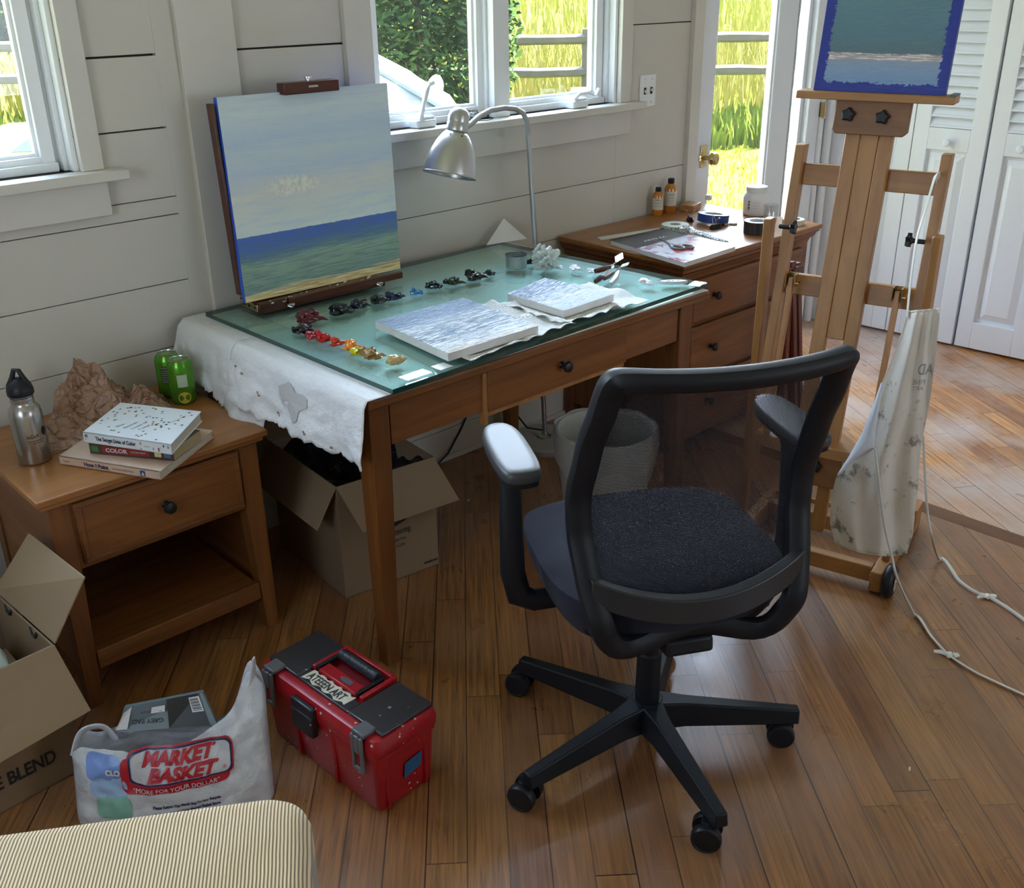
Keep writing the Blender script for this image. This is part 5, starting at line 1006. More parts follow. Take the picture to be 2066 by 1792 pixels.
mb = MB(); mb.tube([apt(u/20, 0)+V((0, 0, .002)) for u in range(21)], .0028, 6); mb.tube([apt(0, v/30) for v in range(31)], .0024, 6); mb.tube([apt(u/10, 1) for u in range(11)], .0035, 6); obj('hem', mb, AP, ap)
# lighter turned back side
fl = [(1690, 958), (1712, 922), (1738, 877), (1760, 822), (1778, 772)]; fr_ = [(1692, 960), (1722, 930), (1764, 905), (1768, 858), (1781, 776)]
def flp(u, v):
    k = v*(len(fl)-1); i = min(len(fl)-2, int(k)); t = k-i; a = V(fl[i]).lerp(V(fl[i+1]), t); b_ = V(fr_[i]).lerp(V(fr_[i+1]), t); p = a.lerp(b_, u); return EPx(p.x, p.y, -.115-.01*math.sin(u*PI))
mb = MB(); mb.grid(flp, 8, 20); obj('turned_flap', mb, APW, ap, smooth=180, solid=.001)
def px_path(l_, z_air):
    out_ = []
    for (px, py, v) in l_: out_.append(EPx(px, py, v) if v is not None else PZ(px, py, .006))
    return out_
def smooth_path(P, n_=6):
    o_ = []
    for i in range(len(P)-1):
        p0 = P[max(0, i-1)]; p1 = P[i]; p2 = P[i+1]; p3 = P[min(len(P)-1, i+2)]
        for k in range(n_): t = k/n_; o_.append(.5*((2*p1)+(p2-p0)*t+(2*p0-5*p1+4*p2-p3)*t*t+(3*p1-p0-3*p2+p3)*t**3))
    return o_+[P[-1]]
for path, knot in (([(1765, 905, -.12), (1772, 960, -.13), (1781, 1040, -.135), (1790, 1085, -.14), (1800, 1125, -.155), (1812, 1172, -.175), (1845, 1240, None), (1880, 1285, None), (1915, 1322, None), (1960, 1352, None), (2000, 1372, None), (2070, 1404, None)], 8), ([(1862, 878, -.06), (1866, 960, -.06), (1872, 1040, -.06), (1882, 1090, -.07), (1895, 1128, None), (1935, 1172, None), (1970, 1196, None), (1992, 1203, None), (2030, 1225, None), (2070, 1254, None)], 7)):
    P = smooth_path(px_path(path, 0)); P = [V((p.x, p.y, max(.006, p.z))) for p in P]
    mb = MB(); mb.tube(P, .0052, 8, flat=.55); k = P[knot*6]; mb.blob(k, .010, (1.2, 1, .6), .3, 2, 2, knot); mb.blob(k+V((.012, -.012, 0)), .008, (1.2, 1, .6), .3, 2, 2, knot+3); d = (P[knot*6-3]-k).normalized(); q = V((-d.y, d.x, 0)); mb.tube([k, k+d*.015+q*.016+V((0, 0, .003)), k+d*.02+q*.032+V((0, 0, .004))], [.005, .006, .004], 6, flat=.4)
    mb.v = [V((v.x, v.y, max(.0012, v.z))) for v in mb.v]; obj('tie', mb, TAPE_, ap)
mb = MB(); P = smooth_path([EPx(*q) for q in ((1830, 640, -.075), (1838, 560, -.07), (1850, 480, -.05), (1868, 420, .02), (1884, 365, .02), (1890, 352, .06), (1893, 365, .14), (1889, 480, .12), (1880, 600, .08))]); mb.tube(P, .0075, 6, flat=.18); obj('neck_strap', mb, TAPE_, ap)
def onap(u0, v0, du, dv): return lambda q: (lambda p: p + (CAM-p).normalized()*.004)(apt(min(.99, max(.01, u0+q.x*du)), v0+q.y*dv))
PRT = plain('faded_blue_print', (.28, .32, .33), .8)
text('lettering', 'AD', PRT, ap, None, .026, -.060, fn=lambda q: (lambda p: p + (CAM-p).normalized()*.004)(apt(min(.97, max(.02, .98+(q.x+.0)*5.5)), .775+q.y*1.75)))
text('lettering', 'FINE', PRT, ap, None, .012, -.040, fn=lambda q: (lambda p: p + (CAM-p).normalized()*.004)(apt(min(.97, max(.02, .86+(q.x)*6.5)), .735+q.y*1.75)))
text('lettering', 'ART', PRT, ap, None, .010, -.034, fn=lambda q: (lambda p: p + (CAM-p).normalized()*.004)(apt(min(.97, max(.02, .84+(q.x)*6.5)), .71+q.y*1.75)))
# folded red-brown easel legs leaning behind
fo = thing('folded_easel', 'folded reddish brown easel legs standing behind the big easel', 'easel', (1.93, -.80, 0))
for (a, b_) in (((1.835, -.80, 0), (1.875, -.74, .66)), ((1.90, -.82, 0), (1.885, -.74, .68)), ((1.965, -.80, 0), (1.92, -.74, .67))): mb = MB(); mb.bar(a, b_, .022, .032, (0, 1, 0)); obj('leg', mb, wood('red_brown', (.10, .022, .012), (.20, .055, .03), 2, .35), fo, bevel=.003)
mb = MB(); mb.bar((1.868, -.755, .64), (1.928, -.755, .645), .03, .04); obj('head_block', mb, MAH, fo, bevel=.003)
# ================================================================ red toolbox
TM = frame((-.276, -1.070, 0), R(3.5)) @ MX.Scale(1.04, 4); TRZ = R(3.5)
def speckled(name, col, sp_col=(.62, .58, .55), sc=55, thr=.735, ro=.32, alpha=1):
    m, n, l, b = nt(name); v = coord(n, l); vo = n.new('ShaderNodeTexVoronoi'); vo.inputs['Scale'].default_value = sc; l.new(v, vo.inputs['Vector']); ms = noise(n, l, v, 9, 4); nz = noise(n, l, v, 22, 6, .75)
    d = math_(n, l, 'MULTIPLY', math_(n, l, 'LESS_THAN', vo.outputs['Distance'], .16), math_(n, l, 'GREATER_THAN', ms, .56)); k = math_(n, l, 'MAXIMUM', d, math_(n, l, 'GREATER_THAN', nz, thr))
    c = mix(n, l, ms, tuple(x*.75 for x in col), tuple(x*1.15 for x in col)); c = mix(n, l, math_(n, l, 'MULTIPLY', k, .85), c, sp_col); l.new(c, b.inputs['Base Color']); b.inputs['Roughness'].default_value = ro; b.inputs['Alpha'].default_value = alpha
    bump(n, l, b, nz, .12, .001); return m
RED = speckled('red_plastic', (.36, .008, .014)); SMK = speckled('smoky_lid', (.035, .032, .034), (.32, .31, .30), 40, .70, .28); GRP = speckled('clasp_grey', (.12, .12, .13), (.5, .5, .5), 60, .74, .3)
tb = thing('toolbox', 'red plastic toolbox with smoky black lid and paint splashes', 'toolbox', (-.276, -1.070, 0), TRZ)
mb = MB(TM)
def rrect(hx, hy, r, z, n_=5):
    o_ = []
    for cx, cy, a0 in ((hx-r, hy-r, 0), (-hx+r, hy-r, 90), (-hx+r, -hy+r, 180), (hx-r, -hy+r, 270)):
        for k in range(n_+1): a = R(a0+90*k/n_); o_.append(V((cx+r*math.cos(a), cy+r*math.sin(a), z)))
    return o_
loft(mb, [rrect(.070, .178, .012, 0), rrect(.073, .184, .014, .006), rrect(.078, .192, .014, .135), rrect(.082, .196, .014, .138), rrect(.082, .196, .014, .146)])
bd = obj('body', mb, RED, tb, smooth=40)
for q in ((-.079, -.070, -.055, -.045, .004, .135), (-.079, -.070, .075, .085, .004, .135), (-.055, -.048, -.192, -.182, .004, .13), (.045, .052, -.192, -.182, .004, .13)): mb = MB(TM); mb.box(*q); obj('body_rib', mb, RED, tb, bevel=.002)
mb = MB(TM); loft(mb, [rrect(.083, .197, .014, .1465), rrect(.085, .199, .016, .150), rrect(.085, .199, .016, .170), rrect(.079, .193, .018, .186), rrect(.074, .188, .016, .188)]); ld = obj('lid', mb, RED, tb, smooth=40)
mb = MB(TM)
for y0, y1 in ((-.19, -.082), (.09, .19)): mb.box(-.058, .076, y0, y1, .1882, .1955)
mb.box(-.058, -.022, -.082, .09, .1882, .194); obj('organiser_lid', mb, SMK, ld, bevel=.003, seg=3)
mb = MB(TM)   # handle frame
z0, z1 = .1882, .2035
mb.box(-.018, .078, -.080, -.070, z0, z1); mb.box(-.018, .078, .078, .088, z0, z1); mb.box(.068, .078, -.07, .078, z0, z1); mb.box(-.018, .012, -.058, .066, z0, z1-.001); obj('handle_frame', mb, RED, ld, bevel=.0025)
mb = MB(TM); mb.box(.012, .068, -.070, .078, .1882, .1892); obj('handle_well', mb, plain('dark_red_well', (.16, .004, .008), .4), ld)
mb = MB(TM); P = [V((.047, -.054+.0045*k, .205)) for k in range(28)]; mb.tube(P, [.0105+.0022*abs(math.sin(k*.62)) for k in range(28)], 14); hd = obj('handle_grip', mb, plain('handle_rubber', (.02, .024, .03), .45), tb, smooth=60)
for y in (-.062, .072): mb = MB(TM); mb.box(-.016, .055, y-.004, y+.004, .196, .207); obj('handle_arm', mb, BLACKP, tb, bevel=.002)
mb = MB(TM); mb.extr([(-.003+.007*math.cos(t), -.012+.020*math.sin(t), z1-.001) for t in [2*PI*k/20 for k in range(20)]], (0, 0, .0015)); bdg = obj('badge', mb, plain('badge_grey', (.10, .10, .11), .4), ld)
LBL = plain('cream_tape_label', (.62, .58, .46), .6, var=.15, sc=60)
mb = MB(TM); jg = [(-.020+.003*math.sin(k*2.3), .078-.14*k/14) for k in range(15)]+[(-.050+.004*math.sin(k*1.7), -.060+.14*k/14) for k in range(15)]; mb.extr([(x, y, .1942) for x, y in jg], (0, 0, .0005)); lb = obj('tape_label', mb, LBL, ld, smooth=None)
text('lettering', 'ATEEEN ART', plain('pen_mark', (.02, .02, .02), .6), lb, TM @ basis((-.046, .072, .1952), (0, -1, 0), (1, 0, 0), (0, 0, 1)), .020, .118, bold=.0005)
for y in (-.150, .152):
    mb = MB(TM); A_ = lambda pts, w_: [mb.hexa([(a[0], y-w_, a[1]), (b_[0], y-w_, b_[1]), (b_[0], y+w_, b_[1]), (a[0], y+w_, a[1])], [(a[0]-.004, y-w_, a[1]+.003), (b_[0]-.004, y-w_, b_[1]+.003), (b_[0]-.004, y+w_, b_[1]+.003), (a[0]-.004, y+w_, a[1]+.003)]) for a, b_ in zip(pts[:-1], pts[1:])]
    mb.box(-.088, -.052, y-.018, y+.018, .1885, .199); mb.box(-.094, -.087, y-.018, y-.008, .112, .192); mb.box(-.094, -.087, y+.008, y+.018, .112, .192); mb.box(-.094, -.087, y-.008, y+.008, .150, .192); mb.box(-.094, -.087, y-.018, y+.018, .104, .116); obj('clasp', mb, GRP, tb, bevel=.003, seg=2)
mb = MB(TM); mb.box(-.098, -.085, -.012, .062, .155, .180); mb.box(-.100, -.083, -.010, .060, .105, .157); obj('latch', mb, speckled('latch_black', (.018, .02, .024), (.35, .36, .36), 50, .7), tb, bevel=.004, seg=3)
mb = MB(TM); mb.add([(-.012, -.1925, .058), (.034, -.1925, .066), (.036, -.1935, .100), (-.008, -.1930, .094)], [(0, 1, 2, 3)]); obj('blue_sticker', mb, plain('blue_sticker_paper', (.02, .10, .22), .5), bd, smooth=None, solid=.001)
mb = MB(TM); r_ = random.Random(8)
for k in range(34):
    side = r_.random()
    if side < .5: c = (-.0795, r_.uniform(-.18, .18), r_.uniform(.02, .14)); sc_ = (.2, 1, 1)
    elif side < .7: c = (r_.uniform(-.07, .07), -.192, r_.uniform(.03, .14)); sc_ = (1, .2, 1)
    else: c = (r_.uniform(-.08, -.06), r_.uniform(-.18, .18), .187); sc_ = (1, 1, .2)
    mb.blob(c, r_.uniform(.0006, .002), sc_, .4, 2, 1, k)
o = obj('paint_spatter', mb, plain('white_spatter', (.62, .60, .58), .5), tb); o['kind'] = 'stuff'
# ================================================================ cardboard boxes
CRD = plain('cardboard', (.22, .145, .082), .8, var=.05, sc=3, bs=.12, bsc=18, bd=.002); CRI = plain('cardboard_inner', (.27, .185, .108), .8, var=.05, sc=3)
PRN = plain('box_print', (.012, .011, .012), .7)
b1 = thing('cardboard_box', 'open cardboard coffee box with raised flap beside the nightstand', 'box', (-.89, -.54, 0))
H1 = .335; a0, a1, a2, a3 = (V((-1.06, -.716, 0)), V((-.738, -.694, 0)), V((-.757, -.385, 0)), V((-1.08, -.405, 0))); UZ = V((0, 0, 1))
def wall(mb, p, q, h, t=.004):
    n_ = (q-p).cross(UZ).normalized()*t; mb.hexa([p, q, q-n_, p-n_], [p+UZ*h, q+UZ*h, q-n_+UZ*h, p-n_+UZ*h])
mb = MB(); [wall(mb, p, q, H1) for p, q in ((a0, a1), (a1, a2), (a2, a3), (a3, a0))]; mb.hexa([a0, a1, a2, a3], [x+UZ*.004 for x in (a0, a1, a2, a3)]); bx = obj('box_body', mb, CRD, b1, smooth=None, bevel=.0008, seg=1)
def flap(par, p, q, p2, q2, t=.0035, name='flap'):
    mb = MB(); n_ = (V(q)-V(p)).cross(V(p2)-V(p)).normalized()*t; mb.hexa([V(p), V(q), V(q2), V(p2)], [V(p)+n_, V(q)+n_, V(q2)+n_, V(p2)+n_]); return obj(name, mb, CRI, par, smooth=None, bevel=.0008, seg=1)
t1, t2, t0, t3 = a1+UZ*H1, a2+UZ*H1, a0+UZ*H1, a3+UZ*H1
X_ = lambda px, py, x: (lambda d: CAM+d*((x-CAM.x)/d.x))(ray(px, py))
flap(b1, t1+V((.001, 0, .002)), t2+V((.001, 0, .002)), X_(170, 1165, -.672), X_(57, 1076, -.672))
flap(b1, t0+V((0, -.002, .002)), t1+V((0, -.002, .002)), V((-1.05, -.800, .175)), V((-.718, -.776, .200)))
flap(b1, t2+V((0, .002, .002)), t3+V((0, .002, .002)), t2+V((0, .10, .06)), t3+V((0, .10, .06)))
mb = MB()
for t in (.30, .72): c = t1.lerp(t2, t); mb.tube([c+V((-.004, .018, -.004)), c+V((-.006, .008, -.018)), c+V((-.006, -.008, -.018)), c+V((-.004, -.018, -.004))], .004, 6)
obj('hand_slot', mb, PRN, b1)
e_ = (a1-a0).normalized(); text('lettering', 'E BLEND', PRN, bx, basis(a1 - e_*.180 + V((.0, -.0026, .060)), e_, UZ, e_.cross(UZ)), .032, .128, bold=.001, shear=0)
cr1 = thing('medicine_pack', 'white and green soft pack inside the open coffee box', 'pack', (-.86, -.55, .2)); mb = MB(); mb.blob((-.845, -.56, .27), .075, (.55, 1.1, .45), .12, 1.5, 3, 4); obj('pack_body', mb, plain('white_green_pack', (.55, .62, .55), .5, var=.15, sc=14), cr1)
for k in range(3):
    t = thing('small_red_box', ('nearest', 'middle', 'farthest')[k]+' of the small dark red boxes inside the open coffee box', 'box', (-.89, -.66+k*.035, .28), 0, 'small red boxes in the coffee box'); mb = MB(frame((-.895, -.655+k*.034, .27), .25)); mb.box(-.05, .05, -.016, .015, 0, .05); obj('carton', mb, plain('maroon_carton', (.16, .012, .025), .4), t, bevel=.001)
    mb = MB(frame((-.895, -.655+k*.034, .27), .25)); mb.box(.018, .036, -.010, .008, .05, .0506); obj('white_patch', mb, plain('white_patch_', (.6, .6, .6), .5), t)
mb = MB(); mb.box(-1.04, -.77, -.69, -.42, .0045, .20); tag(obj('book_stack_filler', mb, CRD) if False else obj('inner_carton', mb, CRI), 'plain carton lying inside the open coffee box under the packs', 'carton')
b2 = thing('cardboard_box', 'open cardboard shipping box lined with black plastic under the desk', 'box', (.25, -.36, 0))
H2 = .355; c0_, c1_, c2_, c3_ = V((.082, -.532, 0)), V((.392, -.568, 0)), V((.43, -.17, 0)), V((.115, -.135, 0))
mb = MB(); [wall(mb, p, q, H2) for p, q in ((c0_, c1_), (c1_, c2_), (c2_, c3_), (c3_, c0_))]; mb.hexa([c0_, c1_, c2_, c3_], [x+UZ*.004 for x in (c0_, c1_, c2_, c3_)]); bx2 = obj('box_body', mb, CRD, b2, smooth=None, bevel=.0008, seg=1)
s0, s1, s2, s3 = [x+UZ*(H2+.002) for x in (c0_, c1_, c2_, c3_)]
nf = V((-.115, -.993, 0)); flap(b2, s0+nf*.001, s1+nf*.001, s0+nf*.085+V((.03, 0, -.115)), s1+nf*.085+V((.03, 0, -.115)))
nl = V((-.993, .08, 0)); flap(b2, s3+nl*.001, s0+nl*.001, s3+nl*.075+V((0, 0, -.105)), s0+nl*.075+V((0, -.01, -.105)))
flap(b2, s2+V((0, .001, 0)), s3+V((0, .001, 0)), s2+V((.0, .10, .035)), s3+V((0, .10, .035)))
flap(b2, s1+V((.001, 0, 0)), s2+V((.001, 0, 0)), s1+V((-.06, .02, -.11)), s2+V((-.06, -.02, -.11)))
e_ = (c1_-c0_).normalized(); nn_ = e_.cross(UZ); B2 = lambda x, z: basis(c1_ - e_*x + UZ*z + nn_*.0022, e_, UZ, nn_)
text('lettering', 'Manufacturing', PRN, bx2, B2(.205, .150), .019, .112); text('lettering', 'Brooklyn, New York', PRN, bx2, B2(.190, .128), .010, .082); text('lettering', 'Made in USA', PRN, bx2, B2(.165, .108), .010, .052); text('lettering', 'utrecht.com', PRN, bx2, B2(.052, .020), .009, .046, bold=.0006)
mb = MB(B2(.195, .182)); mb.extr([(.0, .010, 0), (.02, .0, 0), (.05, -.004, 0), (.085, .004, 0), (.108, .022, 0), (.10, .05, 0), (.05, .06, 0), (.0, .05, 0)], (0, 0, .0004)); obj('printed_logo', mb, PRN, bx2, smooth=None)
mb = MB(); mb.grid(lambda u, v: (lambda p: p+V((0, 0, -.02-.10*math.sin(u*PI)*math.sin(v*PI)+.03*NZ.noise(V((u*6, v*6, 1))))))((s0+V((.012, .012, 0))).lerp(s1+V((-.012, .012, 0)), u).lerp((s3+V((.012, -.012, 0))).lerp(s2+V((-.012, -.012, 0)), u), v)), 30, 30); tag(obj('plastic_bag', mb, plain('black_bin_bag', (.012, .013, .015), .3, bs=.8, bsc=30, bd=.01), smooth=60, solid=.001), 'black plastic sack lining the shipping box under the desk', 'bag')
# ================================================================ waste pail
p = PZ(1222, 858, .32); wp = thing('waste_pail', 'white plastic pail with a clear liner between desk and chair', 'pail', (p.x, p.y, 0)); PW = plain('pail_plastic', (.52, .51, .46), .45)
mb = MB(); mb.lathe([(0, .0), (.125, 0), (.130, .004), (.152, .30), (.158, .302), (.158, .312), (.150, .312), (.148, .30), (.126, .01), (0, .01)], (p.x, p.y, 0), 56); pb_ = obj('pail_body', mb, PW, wp, smooth=50)
mb = MB()
def liner(u, v):
    a = 2*PI*u; k = 1+.022*math.sin(a*9+v*3)+.02*NZ.noise(V((math.cos(a)*3, math.sin(a)*3, v*2)))
    if v < .5: t = v/.5; r = .128+.024*t; z = .06+.258*t; r -= .004
    else: t = (v-.5)/.5; r = (.160+.006*math.sin(t*PI))*k; z = .318-.12*t*(1+.25*math.sin(a*4+1))
    return V((p.x+r*math.cos(a), p.y+r*math.sin(a), z))
mb.grid(liner, 72, 24); obj('bin_liner', mb, plain('milky_liner', (.60, .59, .54), .3, alpha=.55, bs=.3, bsc=40), wp, smooth=60)
A0 = math.atan2(CAM.y-p.y, CAM.x-p.x); pc = p.copy()
pfn = lambda q, zz: V((pc.x+(.1335+.075*(zz+q.y))*math.cos(A0-.95+(q.x)/.14), pc.y+(.1335+.075*(zz+q.y))*math.sin(A0-.95+(q.x)/.14), zz+q.y))
mb = MB(); mb.tube([pfn(V((.03+.026*math.cos(t), .018*math.sin(t), 0)), .13) for t in [2*PI*k/32 for k in range(32)]], .0016, 6, closed=True); mb.tube([pfn(V((.012, -.012, 0)), .13), pfn(V((.048, .013, 0)), .13)], .0014, 6); obj('printed_logo', mb, PRN, pb_)
text('lettering', 'only', PRN, pb_, None, .020, .045, fn=lambda q: pfn(q, .165))
# ================================================================ grocery bag
G0, G1 = V((-.815, -.848, 0)), V((-.478, -1.070, 0)); gx = (G1-G0).normalized(); gn = gx.cross(UZ).normalized(); GW = (G1-G0).length
if gn.dot(CAM-G0) < 0: gn = -gn
def bagf(x, z, front=True):
    """front skin: x 0..1 along, z height in metres"""
    t = z/.22; b_ = math.sin(min(1, max(0, x))*PI)**.45
    out_ = .075*b_*math.sin(min(1, .25+.62*t)*PI)**.8
    w_ = .009*NZ.noise(V((x*5, z*20, 3)))+.004*NZ.noise(V((x*16, z*50, 1)))
    c = G0 + gx*(x*GW) - gn*(.015+.085*t)
    return c + gn*(out_ + w_*1.2) + UZ*z
def btop(x): return .138+.055*x+.012*math.sin(x*9)+ .060*math.exp(-((x-.93)/.07)**2)+.01*math.exp(-((x-.06)/.05)**2)
def bag(u, v):
    # u round the bag, v up
    if u <= .5: x = u*2; z = btop(x)*v; p_ = bagf(x, z)
    else:
        x = 1-(u-.5)*2; z = (.125+.055*x+.02*math.sin(x*7)+.085*math.exp(-((x-.93)/.08)**2)+.03*math.exp(-((x-.05)/.06)**2))*v; b_ = math.sin(x*PI)**.5; c = G0+gx*(x*GW)-gn*(.015+.085*z/.22); p_ = c - gn*(.085*b_*math.sin(min(1, .3+.6*v)*PI)**.7 - .006*NZ.noise(V((x*9, v*9, 9)))) + UZ*z
    return p_
def bag_mat():
    m, n, l, b = nt('thin_white_plastic'); v = coord(n, l); f = noise(n, l, v, 7, 5, .7, 1.2); c = mix(n, l, f, (.55, .58, .64), (.78, .80, .82)); 
    l.new(c, b.inputs['Base Color']); b.inputs['Roughness'].default_value = .24; b.inputs['Specular IOR Level'].default_value = .7; b.inputs['Alpha'].default_value = .90
    bump(n, l, b, math_(n, l, 'ADD', noise(n, l, v, 30, 6, .7, 2.5), f), .9, .006); return m
BG = bag_mat(); gb = thing('shopping_bag', 'full white plastic grocery bag with red printed logo on the floor', 'bag', (G0+G1)/2)
mb = MB(); mb.grid(bag, 120, 40, 1, 1); gs = obj('bag_skin', mb, BG, gb, smooth=180)
for (c, pts) in (('right', [(.88, .20, -.10), (.93, .235, -.105), (.955, .27, -.10), (.965, .30, -.095)]), ('left', [(.01, .13, -.06), (.05, .165, -.09), (.15, .165, -.10), (.21, .135, -.09)])):
    P = smooth_path([G0+gx*(a*GW)+gn*k+UZ*z for a, z, k in pts]); mb = MB(); mb.tube(P, [(.022-.016*i/(len(P)-1)) if c == 'right' else .014 for i in range(len(P))], 10, flat=.35); obj('bag_handle', mb, BG, gb, smooth=60)
def onbag(x0, z0, off=.0022): return lambda q: (lambda x, z: bagf(x, z)+gn*off+UZ*off*.6)((x0+q.x)/GW, z0+q.y)
RD = plain('logo_red', (.42, .012, .025), .35); NV = plain('logo_navy', (.015, .02, .08), .35); WT = plain('logo_white', (.62, .62, .64), .4)
def ring(name, cx, cz, hx, hz, r, th, mat, off, fill=False, dz=0):
    mb = MB(); o_ = rrect(hx, hz, r, 0, 8); i_ = rrect(hx-th, hz-th, max(.002, r-th), 0, 8); n0 = 6
    def dens(o_):
        q = []
        for a, b_ in zip(o_, o_[1:]+o_[:1]):
            m_ = max(1, int((b_-a).length/.012)); q += [a.lerp(b_, k/m_) for k in range(m_)]
        return q
    O_ = dens(o_); f = onbag(cx, cz, off); sl_ = lambda p_: f(V((p_.x, p_.y+.10*p_.x*0, 0)))
    I_ = [V((p_.x*(hx-th)/hx, p_.y*(hz-th)/hz, 0)) for p_ in O_]; n_ = len(O_)
    if fill:
        K = 7; rows = [[sl_(p_*(1-k/K)) for p_ in O_] for k in range(K)]; mb.add([q for r_ in rows for q in r_]+[sl_(V((0, 0, 0)))], [(j*n_+k, j*n_+(k+1) % n_, (j+1)*n_+(k+1) % n_, (j+1)*n_+k) for j in range(K-1) for k in range(n_)]+[((K-1)*n_+k, (K-1)*n_+(k+1) % n_, K*n_) for k in range(n_)])
    else: mb.add([sl_(p_) for p_ in O_]+[sl_(p_) for p_ in I_], [(k, (k+1) % n_, n_+(k+1) % n_, n_+k) for k in range(n_)])
    return obj(name, mb, mat, gs, smooth=180)
LXc, LZc = .228, .128
ring('logo_band', LXc-.012, LZc-.014, .108, .036, .016, .01, RD, .0016, True)
ring('logo_panel', LXc, LZc, .104, .034, .016, .01, BG, .0030, True)
ring('logo_border', LXc, LZc, .106, .036, .018, .0032, RD, .0040); ring('logo_border', LXc, LZc, .1028, .0328, .015, .0036, NV, .0044)
text('lettering', 'MARKET', RD, gs, None, .0235, .150, fn=lambda q: onbag(LXc-.077, LZc+.003, .0050)(V((q.x, q.y, 0))), shear=.35, bold=.0018)
text('lettering', 'BASKET', RD, gs, None, .0235, .145, fn=lambda q: onbag(LXc-.068, LZc-.026, .0050)(V((q.x, q.y, 0))), shear=.35, bold=.0018)
text('lettering', '\u00ae', RD, gs, None, .007, .007, fn=lambda q: onbag(LXc+.084, LZc-.022, .0050)(V((q.x, q.y, 0))))
text('lettering', '"MORE FOR YOUR DOLLAR"', WT, gs, None, .0085, .172, fn=lambda q: onbag(LXc-.098, LZc-.0475, .0048)(V((q.x, q.y, 0))))
text('lettering', 'Please Return This Plastic Bag To Our Recycle', NV, gs, None, .0055, .135, fn=lambda q: onbag(LXc-.062, LZc-.082, .0030)(V((q.x, q.y, 0))), bold=.0004)
text('lettering', 'Bin Located Inside Your Market Basket Store.', NV, gs, None, .0055, .132, fn=lambda q: onbag(LXc-.060, LZc-.095, .0030)(V((q.x, q.y, 0))), bold=.0004)
# packs showing through the left of the bag
for k, (x, z, hx, hz, col, nm) in enumerate([(.072, .130, .036, .024, (.16, .26, .55), 'blue_pack_print'), (.080, .090, .038, .020, (.30, .45, .68), 'pale_blue_pack_print'), (.088, .050, .036, .024, (.20, .42, .34), 'green_pack_print')]): ring(nm, x, z, hx, hz, .016, .01, plain(nm, col, .3, var=.25, sc=40), .0012, True)
text('lettering', 'CLO', WT, gs, None, .012, .030, fn=lambda q: onbag(.078, .118, .0040)(V((q.x, q.y, 0))), bold=.001)
# drawing pad sticking out of the bag
def q4(px, py, z): return PZ(px, py, z)
P_ = [q4(236, 1478, .175), q4(438, 1462, .170), q4(408, 1397, .225), q4(250, 1428, .225)]
pd = thing('drawing_pad', 'grey and black paper pad sticking out of the grocery bag', 'pad', (P_[0]+P_[2])/2); nrm = (P_[1]-P_[0]).cross(P_[3]-P_[0]).normalized()
mb = MB(); mb.hexa([x-nrm*.014 for x in P_], P_); obj('pad_body', mb, plain('pad_grey', (.13, .17, .19), .4), pd, smooth=None)
pp = lambda s, t, o_=.0008: P_[0].lerp(P_[1], s).lerp(P_[3].lerp(P_[2], s), t)+nrm*o_
mb = MB(); mb.poly([pp(.52, 0), pp(.93, 0), pp(.95, 1), pp(.54, 1)]); obj('black_panel', mb, plain('pad_black', (.015, .016, .018), .35), pd, smooth=None)
mb = MB(); mb.poly([pp(.80, .45, .0012), pp(.93, .45, .0012), pp(.94, .92, .0012), pp(.81, .92, .0012)]); bc = obj('barcode_patch', mb, WT, pd, smooth=None)
mb = MB()
for k in range(9): a = .50+k*.045; mb.poly([pp(.815, a, .0016), pp(.92, a, .0016), pp(.92, a+.018+.01*(k % 2), .0016), pp(.815, a+.018+.01*(k % 2), .0016)])
obj('barcode', mb, PRN, pd, smooth=None)
mb = MB(); mb.poly([pp(-.02, .10, .001), pp(.10, .12, .004), pp(.10, .98, .001), pp(.02, .80, .004)]); obj('torn_corner', mb, WT, pd, smooth=None)
ex = (P_[0]-P_[1]).normalized(); ey = nrm.cross(ex); 
text('lettering', 'GREY PAD', plain('pad_ink', (.02, .025, .03), .5), pd, basis(pp(.47, .40, .0016), ex, ey, nrm), .010, .062); text('lettering', 'sketch drawing 40 sheets', plain('pad_ink2', (.05, .06, .07), .5), pd, basis(pp(.47, .66, .0016), ex, ey, nrm), .004, .060); 
mb = MB(); mb.poly([pp(.34, .60, .0014), pp(.50, .60, .0014), pp(.51, .82, .0014), pp(.35, .82, .0014)]); obj('price_sticker', mb, WT, pd, smooth=None)
# ================================================================ things on the nightstand
NZT = .5783
SS = plain('brushed_steel', (.42, .40, .38), .24, .95, var=.05, bs=.15, bsc=300)
wx, wy = PZ(72, 928, NZT).x, PZ(72, 928, NZT).y
wb = thing('water_bottle', 'stainless steel water bottle with black loop cap on the nightstand', 'bottle', (wx, wy, NZT))
mb = MB(); mb.lathe([(0, 0), (.033, 0), (.036, .003), (.0365, .006), (.0365, .118), (.034, .132), (.028, .141), (.0245, .145), (.0245, .150), (.026, .151), (.026, .154), (.0245, .155), (.0245, .158), (.026, .159), (.026, .162), (.0245, .163), (.0245, .168)], (wx, wy, NZT), 56); wbb = obj('bottle_body', mb, SS, wb, smooth=50)
mb = MB(); mb.lathe([(.0275, .166), (.029, .168), (.029, .180), (.026, .190), (.014, .202), (.010, .206), (0, .207)], (wx, wy, NZT), 40); q_ = V((wx, wy, NZT)); mb.tube([q_+gx*.020+UZ*.186, q_+gx*.013+UZ*.205, q_+gx*.006+UZ*.224, q_-gx*.004+UZ*.226, q_-gx*.011+UZ*.207, q_-gx*.020+UZ*.186], [.009, .006, .0055, .0055, .006, .009], 12); obj('cap', mb, BLACKP, wb, smooth=60)
A0 = math.atan2(CAM.y-wy, CAM.x-wx)
cylf = lambda r, a, z: (lambda q: V((wx+r*math.cos(A0+a+q.x/r), wy+r*math.sin(A0+a+q.x/r), NZT+z+q.y)))
